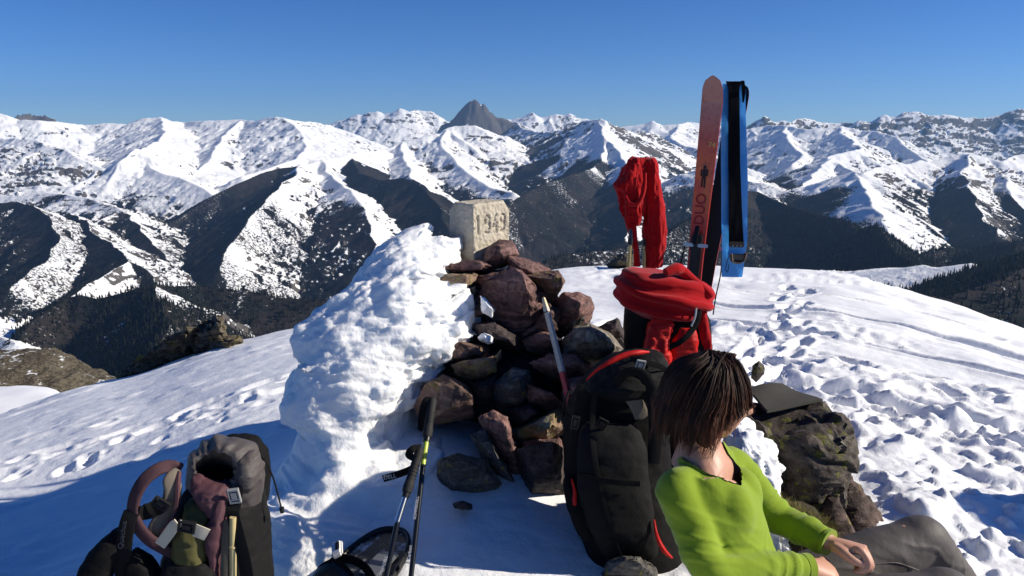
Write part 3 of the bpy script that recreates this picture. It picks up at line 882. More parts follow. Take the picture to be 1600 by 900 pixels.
# the heart of the pile, seen only as darkness between the stones
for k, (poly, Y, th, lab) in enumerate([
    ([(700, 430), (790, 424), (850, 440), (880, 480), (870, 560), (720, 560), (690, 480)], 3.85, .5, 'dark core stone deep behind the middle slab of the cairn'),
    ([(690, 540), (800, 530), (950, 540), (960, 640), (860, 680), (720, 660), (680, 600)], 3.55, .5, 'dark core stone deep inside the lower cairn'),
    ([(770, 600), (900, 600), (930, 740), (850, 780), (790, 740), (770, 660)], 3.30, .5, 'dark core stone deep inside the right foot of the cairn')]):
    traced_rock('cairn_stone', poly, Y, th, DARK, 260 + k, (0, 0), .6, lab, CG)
# slabs and chips wedged between the big stones
_seen = set()


def filler_label(x, y, k):
    best = []
    for poly, *_r, lab in CAIRN:
        cx, cy = sum(q[0] for q in poly) / len(poly), sum(q[1] for q in poly) / len(poly)
        best.append((math.hypot(cx - x, cy - y), cx, cy, lab))
    best.sort()
    for d, cx, cy, lab in best:
        way = ('left of' if x < cx else 'right of') if abs(x - cx) > abs(y - cy) else ('above' if y < cy else 'below')
        short = lab
        for w in (' in ', ' with ', ' on ', ' against ', ' at ', ' just ', ' directly ', ' under ', ' beside ', ' between ', ' jutting ', ' leaning ', ' low ', ' crossed ', ' touching ', ' standing ', ' behind ', ' lying ', ' wedged ', ' squeezed ', ' half ', ' below ', ' left ', ' bearing ', ' deep '):
            short = short.split(w)[0]
        full = 'small slab wedged %s the %s' % (way, short)
        if full not in _seen:
            _seen.add(full)
            return full
    return 'small slab wedged in the cairn'


_fr = rnd_state(41)
_shape = [(700, 470), (760, 430), (850, 445), (900, 500), (955, 560), (930, 640), (880, 720), (800, 720), (740, 640), (690, 580)]
_k = 0
while _k < 26:
    fx, fy = _fr.uniform(690, 950), _fr.uniform(432, 735)
    ins, jj = False, len(_shape) - 1
    for ii in range(len(_shape)):
        (xi, yi), (xj, yj) = _shape[ii], _shape[jj]
        if (yi > fy) != (yj > fy) and fx < (xj - xi) * (fy - yi) / (yj - yi) + xi:
            ins = not ins
        jj = ii
    if not ins:
        continue
    Yf = 3.0 + (775 - fy) / 375 * .62 + _fr.uniform(-.04, .06)
    w_, h_, rot_ = _fr.uniform(22, 46), _fr.uniform(9, 22), _fr.normal(0, .45)
    poly = []
    for q in range(6):
        a_ = q * math.pi / 3 + _fr.uniform(-.3, .3)
        ex_, ey_ = w_ * math.cos(a_) * _fr.uniform(.8, 1.1), h_ * math.sin(a_) * _fr.uniform(.8, 1.1)
        poly.append((fx + ex_ * math.cos(rot_) - ey_ * math.sin(rot_), fy + ex_ * math.sin(rot_) + ey_ * math.cos(rot_)))
    traced_rock('filler_stone', poly, Yf, .22, (MAROON, MAROON, MAROON_L, SLATE)[_k % 4], 700 + _k, (_fr.uniform(-.2, .5), _fr.uniform(0, .5)), .5, filler_label(fx, fy, _k), 'small slabs wedged in the cairn')
    _k += 1
peb = traced_rock('pebble', [(709, 787), (722, 783), (736, 788), (737, 795), (722, 798), (711, 794)], 2.62, .06, DARK, 290, (0, .3), .6, 'small flat dark pebble lying alone on shaded snow before the cairn', None)

# snow stuck on the stones of the cairn
for k, (poly, Y, lab) in enumerate([
    ([(750, 462), (758, 466), (762, 480), (768, 476), (774, 484), (768, 496), (754, 488)], 3.25, 'white snow patch stuck on the large middle slab'),
    ([(748, 528), (756, 520), (764, 530), (770, 526), (770, 536), (754, 536)], 3.225, 'small snow patch stuck on the dark slab under the middle slab')]):
    o = traced_rock('snow_patch', poly, Y, .07, SNOW, 300 + k, (0, 0), .6, lab, None, cat='snow patch', rough=.006, cell=.008)

# ------------------------------------------------------------------ the dated boundary stone
bs_m = NT('boundary_limestone')
a, b, c = bs_m.noise(14, 6, .65), bs_m.noise(75, 5, .7), bs_m.noise(300, 3, .6)
pit = bs_m.voronoi(48, 'F1')
colr = bs_m.mix(bs_m.ramp(a, .3, .7), (0.44, 0.39, 0.31), (0.56, 0.505, 0.41))
colr = bs_m.mix(bs_m.math('MULTIPLY', bs_m.ramp(b, .52, .72), .55), colr, (0.20, 0.17, 0.125))
hh = bs_m.math('ADD', bs_m.math('MULTIPLY', a, .4), bs_m.math('ADD', bs_m.math('MULTIPLY', b, .5), bs_m.math('MULTIPLY', pit, .5)))
bs_m.set(colr, .92, bs_m.bump(hh, .8, .014), spec=.1)


def boundary_stone():
    W, W2, HT = .243, .170, .305
    root = empty('boundary_stone', P(750, 412, 3.74), 'pale square boundary stone carved with the date 1949 on top of the cairn', 'boundary stone')
    bm = bmesh.new()
    bmesh.ops.create_cube(bm, size=1)
    for v in bm.verts:
        v.co = Vector((v.co.x * W, v.co.y * W2, (v.co.z + .5) * HT))
    bmesh.ops.bevel(bm, geom=bm.edges[:], offset=.006, segments=2, profile=.5, affect='EDGES')
    # one broken upper corner
    bmesh.ops.triangulate(bm, faces=bm.faces)
    for it in range(7):
        long = [e for e in bm.edges if e.calc_length() > .0075]
        if not long:
            break
        bmesh.ops.subdivide_edges(bm, edges=long, cuts=1)
        bmesh.ops.triangulate(bm, faces=[f for f in bm.faces if len(f.verts) > 3])
    bm.normal_update()
    co = np.array([v.co for v in bm.verts])
    no = np.array([v.normal for v in bm.verts])
    d = .0022 * fbm3(co, 75, 3, 7) + .0025 * fbm3(co, 12, 2, 8) - .002 * np.maximum(0, fbm3(co, 110, 2, 9))
    co = co + no * d[:, None]
    for cx, cy, cut in ((W / 2, -W2 / 2, .032), (-W / 2, -W2 / 2, .012), (-W / 2, W2 / 2, .03)):
        dist = (np.abs(co[:, 0] - cx) + np.abs(co[:, 1] - cy) + np.abs(co[:, 2] - HT))
        m = dist < cut * 1.5
        dirv = np.array([-np.sign(cx), -np.sign(cy), -1.0]) / 1.732
        co[m] += dirv * ((cut * 1.5 - dist[m]) / 1.732)[:, None]
    # carve the date into the front (-y) face
    strokes = []
    gx, gw, gz0, gz1 = -.098, .038, .158, .245

    def st(k, pts):
        x0 = gx + k * .052
        strokes.append([(x0 + p[0] * gw, gz0 + p[1] * (gz1 - gz0)) for p in pts])
    st(0, [(.25, 1), (.25, 0)])
    st(0, [(.25, 1), (.02, .86)])
    circ = lambda cx, cy, rx, ry, a0, a1: [(cx + rx * math.cos(t), cy + ry * math.sin(t)) for t in np.linspace(a0, a1, 12)]
    for k in (1, 3):
        st(k, circ(.45, .74, .40, .25, 0, 6.283))
        st(k, [(.85, .74), (.80, .3), (.60, .05), (.35, 0), (.12, .10)])
    st(2, [(.62, 1), (.0, .30), (.98, .30)])
    st(2, [(.70, .55), (.70, 0)])
    front = co[:, 1] < -W2 / 2 + .007
    fx, fz = co[front, 0], co[front, 2]
    dm = np.full(front.sum(), 1.0)
    for s in strokes:
        for (ax, az), (ex, ez) in zip(s[:-1], s[1:]):
            dx, dz = ex - ax, ez - az
            t = np.clip(((fx - ax) * dx + (fz - az) * dz) / (dx * dx + dz * dz + 1e-9), 0, 1)
            dm = np.minimum(dm, np.hypot(fx - ax - t * dx, fz - az - t * dz))
    depth = .011 * (1 - sstep(.0024, .0065, dm))
    co[front, 1] += depth
    for v, q in zip(bm.verts, co):
        v.co = q
    me = bpy.data.meshes.new('block')
    bm.to_mesh(me)
    bm.free()
    me.polygons.foreach_set('use_smooth', np.ones(len(me.polygons), dtype=bool))
    o = link('block', me, bs_m.mat, root)
    # a tiny red chip of stone lies on its top edge
    root.rotation_euler = (0, 0, math.radians(46))
    return root


bstone = boundary_stone()

# ------------------------------------------------------------------ wind-packed rime plastered on the windward side of the cairn
RIME = [  # photo row: left edge, right edge, depth of its axis, half thickness
    (352, 652, 668, 3.62, .05), (358, 636, 672, 3.62, .10), (366, 618, 668, 3.60, .14), (374, 604, 692, 3.60, .18), (382, 592, 712, 3.58, .20), (392, 578, 705, 3.56, .23),
    (402, 566, 716, 3.55, .25), (414, 552, 698, 3.53, .27), (428, 538, 690, 3.51, .29), (442, 524, 724, 3.49, .31), (456, 508, 716, 3.47, .32), (470, 496, 732, 3.45, .33),
    (486, 482, 728, 3.43, .34), (500, 472, 742, 3.41, .35), (516, 470, 738, 3.39, .36), (530, 474, 716, 3.37, .36), (542, 484, 694, 3.35, .36), (556, 482, 690, 3.33, .36),
    (572, 466, 688, 3.31, .37), (588, 452, 672, 3.29, .38), (602, 445, 684, 3.27, .38), (614, 456, 654, 3.25, .38), (630, 474, 648, 3.23, .38), (648, 487, 652, 3.20, .39), (664, 474, 684, 3.17, .40),
    (684, 464, 712, 3.13, .42), (706, 450, 730, 3.08, .45), (728, 440, 738, 3.03, .48), (752, 428, 742, 2.98, .50), (780, 418, 738, 2.93, .52), (806, 414, 750, 2.88, .52), (830, 420, 740, 2.84, .48), (850, 440, 700, 2.80, .40)]


def build_rime():
    NR, NA = 270, 230
    rows = np.array(RIME, dtype=float)
    r = np.linspace(rows[0, 0], rows[-1, 0], NR)
    xl = np.interp(r, rows[:, 0], rows[:, 1])
    xr = np.interp(r, rows[:, 0], rows[:, 2])
    yc = np.interp(r, rows[:, 0], rows[:, 3])
    ht = np.interp(r, rows[:, 0], rows[:, 4])
    ang = np.linspace(0, 2 * math.pi, NA, endpoint=False)
    V = np.zeros((NR, NA, 3))
    for i in range(NR):
        a, b = P(xl[i], r[i], yc[i]), P(xr[i], r[i], yc[i])
        cx, rx = (a.x + b.x) / 2, (b.x - a.x) / 2
        ca, sa = np.cos(ang), np.sin(ang)
        # rounded block: superellipse, flatter towards the camera
        e = .78
        V[i, :, 0] = cx + rx * np.sign(ca) * np.abs(ca) ** e
        V[i, :, 1] = yc[i] + ht[i] * np.sign(sa) * np.abs(sa) ** .9
        V[i, :, 2] = a.z
    du = np.roll(V, -1, 1) - np.roll(V, 1, 1)
    dv = np.gradient(V, axis=0)
    n = np.cross(dv, du)
    n /= np.linalg.norm(n, axis=-1, keepdims=True) + 1e-9
    ctr = V.mean(1, keepdims=True)
    if ((n * (V - ctr)).sum(-1)).mean() < 0:
        n = -n
    # feathers drawn out towards the wind (right and up), lumps and scoops
    q = V.copy()
    cr, srn = math.cos(.5), math.sin(.5)
    qa = np.stack([q[..., 0] * cr + q[..., 2] * srn, q[..., 1], -q[..., 0] * srn + q[..., 2] * cr], -1) * np.array([.55, 1, 1.25])
    grow = np.clip(np.minimum(np.arange(NR) / 30, 1), 0, 1)[:, None]
    fine = sstep(-1.32, -.95, V[..., 2])
    d = .085 * fbm3(q, 2.6, 2, 401) + .055 * fbm3(qa, 5.0, 2, 405, mode='fbm') + .015 * (0.25 + .75 * fine) * fbm3(qa, 12, 3, 409, mode='billow') + .010 * (.3 + .7 * fine) * fbm3(qa, 38, 2, 413, mode='billow')
    d -= .07 * np.maximum(0, fbm3(q, 3.3, 2, 417))
    d += (1 - fine) * .040 * fbm3(q * np.array([.45, .45, 2.2]), 5.0, 3, 421, mode='ridge') + .020 * fbm3(qa, 7, 2, 425, mode='ridge') * fine
    side = np.abs(n[..., 0])
    d = d * (1 - .45 * sstep(.6, .95, side)) * (.35 + .65 * grow)
    # icy teeth where the wind drew the rime out over the stones
    d += sstep(.15, .75, n[..., 0]) * fine * .045 * np.maximum(-.2, fbm3(q * np.array([.35, .6, 1.5]), 15, 3, 431, mode='ridge'))
    V = V + n * d[..., None]
    verts = V.reshape(-1, 3)
    i = np.arange(NR - 1)[:, None] * NA
    j = np.arange(NA)[None, :]
    j2 = (j + 1) % NA
    faces = np.stack([i + j, i + j2, i + NA + j2, i + NA + j], -1).reshape(-1, 4)
    top = V[0].mean(0)
    verts = np.vstack([verts, top + np.array([0, 0, .01])])
    capi = len(verts) - 1
    cap = np.stack([np.full(NA, capi), j2[0], j[0], j[0]], -1)
    me = mesh_from_arrays('rime_snow', verts, faces)
    bm = bmesh.new()
    bm.from_mesh(me)
    bm.verts.ensure_lookup_table()
    for a_, b_ in zip(j[0], j2[0]):
        bm.faces.new((bm.verts[capi], bm.verts[int(b_)], bm.verts[int(a_)]))
    bmesh.ops.recalc_face_normals(bm, faces=bm.faces)
    bm.to_mesh(me)
    bm.free()
    me.polygons.foreach_set('use_smooth', np.ones(len(me.polygons), dtype=bool))
    return me


rm = NT('rime_snow')
n1, n2, n3 = rm.noise(14, 5, .6), rm.noise(60, 4, .6), rm.noise(220, 2, .6)
hgt = rm.math('ADD', rm.math('MULTIPLY', n1, .5), rm.math('ADD', rm.math('MULTIPLY', n2, .25), rm.math('MULTIPLY', n3, .05)))
rm.set(rm.mix(n1, (0.84, 0.86, 0.88), (0.90, 0.90, 0.90)), .5, rm.bump(hgt, .6, .03), spec=.35)
rm.put(rm.bsdf.inputs['Subsurface Weight'], .35)
rm.bsdf.inputs['Subsurface Radius'].default_value = (.7, .85, 1.0)
rm.bsdf.inputs['Subsurface Scale'].default_value = .05
rime = link('rime_crust', build_rime(), rm.mat)
tag(rime, 'thick lumpy white rime crust plastered on the left side of the cairn', 'rime')
# ------------------------------------------------------------------ soft goods and gear: shape helpers
def spline(pts, n):
    """Catmull-Rom through points (any dimension)"""
    p = np.array([list(q) for q in pts], dtype=float)
    if len(p) == 2:
        t = np.linspace(0, 1, n)[:, None]
        return p[0] * (1 - t) + p[1] * t
    pp = np.vstack([2 * p[0] - p[1], p, 2 * p[-1] - p[-2]])
    out = []
    for s in np.linspace(0, len(p) - 1 - 1e-9, n):
        i = int(s)
        t = s - i
        a, b, c, d = pp[i], pp[i + 1], pp[i + 2], pp[i + 3]
        out.append(.5 * (2 * b + (c - a) * t + (2 * a - 5 * b + 4 * c - d) * t * t + (3 * b - a - 3 * c + d) * t ** 3))
    return np.array(out)


def sweep_mesh(name, path, rx, ry, up=(0, 0, 1), na=16, e=1.0, closed_ends=True, twist=None):
    """path (n,3); rx, ry half sizes along side / up; e<1 gives a boxy section"""
    path = np.asarray(path, dtype=float)
    n = len(path)
    rx, ry = np.broadcast_to(rx, (n,)), np.broadcast_to(ry, (n,))
    tan = np.gradient(path, axis=0)
    tan /= np.linalg.norm(tan, axis=1, keepdims=True) + 1e-12
    up = np.broadcast_to(np.asarray(up, dtype=float), (n, 3))
    side = np.cross(tan, up)
    side /= np.linalg.norm(side, axis=1, keepdims=True) + 1e-12
    up2 = np.cross(side, tan)
    if twist is not None:
        tw = np.broadcast_to(twist, (n,))[:, None]
        side, up2 = side * np.cos(tw) + up2 * np.sin(tw), -side * np.sin(tw) + up2 * np.cos(tw)
    a = np.linspace(0, 2 * math.pi, na, endpoint=False) + math.pi / na
    ca, sa = np.cos(a), np.sin(a)
    ca, sa = np.sign(ca) * np.abs(ca) ** e, np.sign(sa) * np.abs(sa) ** e
    V = path[:, None, :] + side[:, None, :] * (rx[:, None] * ca)[..., None] + up2[:, None, :] * (ry[:, None] * sa)[..., None]
    V = V.reshape(-1, 3)
    i = np.arange(n - 1)[:, None] * na
    j = np.arange(na)[None, :]
    j2 = (j + 1) % na
    F = np.stack([i + j, i + j2, i + na + j2, i + na + j], -1).reshape(-1, 4)
    if not closed_ends:
        return V, F, []
    return V, F, [list(range(na))[::-1], [(n - 1) * na + k for k in range(na)]]


def vf_mesh(name, parts, smooth=True, bev=0):
    """join (verts, quads, ngons) pieces into one mesh"""
    V, F = [], []
    o = 0
    for v, q, ng in parts:
        V += [tuple(x) for x in v]
        F += [tuple(int(k) + o for k in f) for f in q]
        F += [tuple(int(k) + o for k in f) for f in ng]
        o += len(v)
    me = bpy.data.meshes.new(name)
    me.from_pydata(V, [], F)
    bm = bmesh.new()
    bm.from_mesh(me)
    bmesh.ops.recalc_face_normals(bm, faces=bm.faces)
    bm.to_mesh(me)
    bm.free()
    me.polygons.foreach_set('use_smooth', np.full(len(me.polygons), smooth))
    if smooth:
        try:
            me.set_sharp_from_angle(angle=math.radians(42))
        except Exception:
            pass
    return me


def tube(name, pts, r, mat, parent, n=24, na=12, up=(0, 0, 1), e=1.0, ry=None, twist=None):
    path = spline(pts, n)
    r = np.interp(np.linspace(0, 1, n), np.linspace(0, 1, len(r)), r) if isinstance(r, (list, tuple)) else r
    ry = r if ry is None else (np.interp(np.linspace(0, 1, n), np.linspace(0, 1, len(ry)), ry) if isinstance(ry, (list, tuple)) else ry)
    return link(name, vf_mesh(name, [sweep_mesh(name, path, r, ry, up, na, e, twist=twist)]), mat, parent)


def strap(name, pts, w, mat, parent, th=.003, n=40, up=(0, -1, 0)):
    """flat webbing: its face looks along up"""
    path = spline(pts, n)
    return link(name, vf_mesh(name, [sweep_mesh(name, path, w / 2, th / 2, up, 8, .35)]), mat, parent)


def box_mesh(name, c, size, rot=(0, 0, 0), bevel=.002, segs=2):
    bm = bmesh.new()
    bmesh.ops.create_cube(bm, size=1)
    R = Euler(rot).to_matrix()
    for v in bm.verts:
        v.co = R @ Vector((v.co.x * size[0], v.co.y * size[1], v.co.z * size[2])) + Vector(c)
    if bevel:
        bmesh.ops.bevel(bm, geom=bm.edges[:], offset=bevel, segments=segs, affect='EDGES')
    me = bpy.data.meshes.new(name)
    bm.to_mesh(me)
    bm.free()
    return me


def buckle(name, c, size, rot, mat, parent):
    """side-release buckle: two bars and a body with a slot"""
    bm = bmesh.new()
    R = Euler(rot).to_matrix()
    w, h, t = size
    for (x, z, sx, sz) in ((0, h * .42, w, h * .14), (0, -h * .42, w, h * .14), (-w * .43, 0, w * .14, h * .75), (w * .43, 0, w * .14, h * .75), (0, .05 * h, w * .5, h * .45), (0, -.22 * h, w * .8, h * .1)):
        r = bmesh.ops.create_cube(bm, size=1)
        for v in r['verts']:
            v.co = Vector((x + v.co.x * sx, v.co.y * t, z + v.co.z * sz))
    bmesh.ops.bevel(bm, geom=bm.edges[:], offset=min(w, h) * .03, segments=1, affect='EDGES')
    for v in bm.verts:
        v.co = R @ v.co + Vector(c)
    me = bpy.data.meshes.new(name)
    bm.to_mesh(me)
    bm.free()
    return link(name, me, mat, parent)


def outline_loft(name, rows, NR, NA, disp=None, ex=.8, ey=.9, cap=True):
    """closed body whose left/right edge is known row by row: (photo y, x left, x right, depth, half thickness)"""
    rows = np.array(rows, dtype=float)
    r = np.linspace(rows[0, 0], rows[-1, 0], NR)
    sm = lambda k: np.interp(r, rows[:, 0], rows[:, k])
    xl, xr, yc, ht = sm(1), sm(2), sm(3), sm(4)
    ang = np.linspace(0, 2 * math.pi, NA, endpoint=False)
    ca, sa = np.cos(ang), np.sin(ang)
    V = np.zeros((NR, NA, 3))
    for i in range(NR):
        a, b = P(xl[i], r[i], yc[i]), P(xr[i], r[i], yc[i])
        V[i, :, 0] = (a.x + b.x) / 2 + (b.x - a.x) / 2 * np.sign(ca) * np.abs(ca) ** ex
        V[i, :, 1] = yc[i] + ht[i] * np.sign(sa) * np.abs(sa) ** ey
        V[i, :, 2] = a.z
    du = np.roll(V, -1, 1) - np.roll(V, 1, 1)
    dv = np.gradient(V, axis=0)
    n = np.cross(dv, du)
    n /= np.linalg.norm(n, axis=-1, keepdims=True) + 1e-9
    if ((n * (V - V.mean(1, keepdims=True))).sum(-1)).mean() < 0:
        n = -n
    if disp is not None:
        V = V + n * disp(V)[..., None]
    i = np.arange(NR - 1)[:, None] * NA
    j = np.arange(NA)[None, :]
    j2 = (j + 1) % NA
    F = np.stack([i + j, i + j2, i + NA + j2, i + NA + j], -1).reshape(-1, 4)
    ng = [list(range(NA)), [(NR - 1) * NA + k for k in range(NA)]] if cap else []
    me = bpy.data.meshes.new(name)
    me.from_pydata(V.reshape(-1, 3).tolist(), [], F.tolist() + ng)
    bm = bmesh.new()
    bm.from_mesh(me)
    bmesh.ops.recalc_face_normals(bm, faces=bm.faces)
    bm.to_mesh(me)
    bm.free()
    me.polygons.foreach_set('use_smooth', np.ones(len(me.polygons), dtype=bool))
    return me


def sheet(name, grid, th, mat, parent=None):
    """a cloth or foam sheet with thickness from a grid of points (rows, cols, 3)"""
    g = np.asarray(grid, dtype=float)
    nr, nc = g.shape[:2]
    du, dv = np.gradient(g, axis=1), np.gradient(g, axis=0)
    n = np.cross(du, dv)
    n /= np.linalg.norm(n, axis=-1, keepdims=True) + 1e-12
    top, bot = g + n * th / 2, g - n * th / 2
    V = np.vstack([top.reshape(-1, 3), bot.reshape(-1, 3)])
    f = grid_faces(nr, nc)
    o = nr * nc
    F = f.tolist() + (f[:, ::-1] + o).tolist()
    ring = [k for k in range(nc)] + [r * nc + nc - 1 for r in range(1, nr)] + [(nr - 1) * nc + k for k in range(nc - 2, -1, -1)] + [r * nc for r in range(nr - 2, 0, -1)]
    for a, b in zip(ring, ring[1:] + ring[:1]):
        F.append([b, a, a + o, b + o])
    me = vf_mesh(name, [(V, F, [])])
    return link(name, me, mat, parent)


def plain(name, col, rough=.6, metal=0.0, spec=.4, grain=0, gstr=.2, gdist=.001, var=.0):
    m = NT(name)
    c = col
    nz = None
    if var:
        nz = m.noise(18, 4, .6)
        c = m.mix(nz, tuple(x * (1 - var) for x in col), tuple(min(1, x * (1 + var)) for x in col))
    nrm = None
    if grain:
        nrm = m.bump(m.noise(grain, 3, .6), gstr, gdist)
    return m.set(c, rough, nrm, metal, spec)


def fabric(name, col, weave=1400, wrinkle=22, wstr=.35, rough=.8, sheen=.0, var=.15, spec=.2):
    m = NT(name)
    w = m.noise(wrinkle, 4, .55)
    a = m.node('ShaderNodeTexWave', wave_type='BANDS', bands_direction='DIAGONAL')
    m.put(a.inputs['Vector'], m.co())
    a.inputs['Scale'].default_value = weave / 6.0
    a.inputs['Distortion'].default_value = .6
    c = m.mix(m.noise(12, 4, .6), tuple(x * (1 - var) for x in col), tuple(min(1, x * (1 + var)) for x in col))
    h = m.math('ADD', m.math('MULTIPLY', w, 1.0), m.math('MULTIPLY', a.outputs['Fac'], .04))
    m.set(c, rough, m.bump(h, wstr, .012), spec=spec)
    if sheen:
        m.put(m.bsdf.inputs['Sheen Weight'], sheen)
    return m.mat


BLACK_NYLON = fabric('black_pack_nylon', (0.0065, 0.006, 0.006), rough=.75, spec=.12)
DARK_NYLON = fabric('dark_grey_nylon', (0.010, 0.0095, 0.0095), rough=.75, spec=.15)
GREY_NYLON = fabric('taupe_nylon', (0.080, 0.069, 0.065), rough=.55, wstr=.5, spec=.35)
PURPLE_NYLON = fabric('purple_nylon', (0.088, 0.040, 0.048), rough=.6, wstr=.45)
OLIVE_NYLON = fabric('olive_nylon', (0.085, 0.078, 0.026), rough=.7, wstr=.4)
MESH_GREY = fabric('grey_spacer_mesh', (0.16, 0.135, 0.105), weave=500, rough=.9)
CREAM_WEB = plain('cream_webbing', (0.52, 0.47, 0.36), .7, grain=700)
BLACK_WEB = plain('black_webbing', (0.007, 0.007, 0.0075), .8, spec=.15, grain=700)
BLACK_PLASTIC = plain('black_plastic', (0.012, 0.012, 0.012), .35)
GREY_PLASTIC = plain('grey_plastic', (0.28, 0.28, 0.28), .4)
WHITE_PLASTIC = plain('white_plastic', (0.72, 0.72, 0.70), .35)
RUBBER = plain('black_grip_foam', (0.011, 0.011, 0.012), .75, grain=300, gstr=.3)
CARBON = plain('black_pole_lacquer', (0.008, 0.009, 0.012), .22, spec=.6)
ALU = plain('bare_aluminium', (0.62, 0.64, 0.66), .25, metal=1.0)
GOLD_ALU = plain('gold_anodised_shaft', (0.55, 0.40, 0.17), .32, metal=.8)
LIME = plain('lime_lacquer', (0.42, 0.52, 0.06), .35)
STEEL = plain('steel', (0.45, 0.45, 0.46), .3, metal=1.0)
RED_FLEECE = fabric('red_fleece', (0.34, 0.005, 0.008), weave=900, wrinkle=14, wstr=.3, rough=.95, sheen=.15, var=.12, spec=.05)
RED_NYLON = fabric('red_nylon', (0.52, 0.012, 0.010), rough=.5, wstr=.4)
PRINT_WHITE = plain('white_print', (0.55, 0.56, 0.58), .5)


def text_mesh(name, s, size, mat, parent, M, bold=0.0):
    cu = bpy.data.curves.new(name, 'FONT')
    cu.body = s
    cu.size = size
    cu.align_x = 'CENTER'
    cu.align_y = 'CENTER'
    cu.extrude = .0004
    cu.offset = bold
    cu.resolution_u = 3
    ob = bpy.data.objects.new(name, cu)
    COL.objects.link(ob)
    dg = bpy.context.evaluated_depsgraph_get()
    me = bpy.data.meshes.new_from_object(ob.evaluated_get(dg))
    bpy.data.objects.remove(ob)
    me.transform(M)
    return link(name, me, mat, parent)


def frame(origin, xdir, normal):
    """matrix with x along xdir and z along normal"""
    z = Vector(normal).normalized()
    x = Vector(xdir)
    x = (x - z * x.dot(z)).normalized()
    y = z.cross(x)
    M = Matrix((x, y, z)).transposed().to_4x4()
    M.translation = Vector(origin)
    return M


def fold_noise(scale, amp, seed, stretch=(1, 1, .35), mode='fbm'):
    def f(V):
        return amp * fbm3(V * np.array(stretch), scale, 3, seed, mode=mode)
    return f


# ------------------------------------------------------------------ wooden stake leaning on the cairn
wd = NT('weathered_stake')
sepz = wd.node('ShaderNodeSeparateXYZ')
wd.put(sepz.inputs[0], wd.co())
grain = wd.noise(40, 5, .6, wd.scaled((6, 6, .4)))
wcol = wd.mix(wd.ramp(grain, .3, .7), (0.42, 0.36, 0.30), (0.60, 0.55, 0.48))
wd.set(wcol, .75, wd.bump(grain, .3, .003))
rp = NT('red_stake_paint')
rp.set(rp.mix(rp.ramp(rp.noise(30, 5, .7), .35, .75), (0.55, 0.035, 0.03), (0.40, 0.10, 0.08)), .6, rp.bump(rp.noise(90, 3), .2, .002))
bp_ = plain('dark_stake_side', (0.035, 0.02, 0.018), .7)
raw = plain('raw_cream_wood', (0.66, 0.55, 0.36), .7, grain=160)
stake_a, stake_b = P(852, 476, 3.20), P(893, 640, 2.90)
stake = empty('wooden_stake', stake_b, 'white and red painted square wooden stake leaning on the cairn', 'stake')


def stake_piece(name, t0, t1, mat, s=.0135, taper=1.0):
    a, b = stake_a.lerp(stake_b, t0) - stake_b, stake_a.lerp(stake_b, t1) - stake_b
    me = vf_mesh(name, [sweep_mesh(name, spline([a, b], 8), np.linspace(s * taper, s, 8), np.linspace(s * taper, s, 8), (.8, -.62, .2), 4)], smooth=False)
    return link(name, me, mat, stake)


stake_piece('shaft', .03, .66, wd.mat)
stake_piece('red_end', .66, 1.0, rp.mat)
stake_piece('tip', -.07, .03, raw, .0128, .55)
hole = empty  # (name kept free)
hc = stake_a.lerp(stake_b, .13) - stake_b
hm = bmesh.new()
bmesh.ops.create_circle(hm, cap_ends=True, segments=16, radius=.0045)
_hme = bpy.data.meshes.new('drill_hole')
hm.to_mesh(_hme)
hm.free()
_sd = (stake_b - stake_a).normalized()
_hn = Vector((.8, -.62, .2))
_hn = (_hn - _sd * _hn.dot(_sd)).normalized()
_s45 = _sd.cross(_hn)
_hn2 = _hn
_hme.transform(frame(hc + _hn2 * .0100, _sd, _hn2))
link('drill_hole', _hme, BLACK_PLASTIC, stake)
_bm = spline([stake_a.lerp(stake_b, .075) - stake_b, stake_a.lerp(stake_b, .085) - stake_b], 3)
link('dark_band', vf_mesh('dark_band', [sweep_mesh('b', _bm, .0142, .0142, (.8, -.62, .2), 4)], smooth=False), bp_, stake)

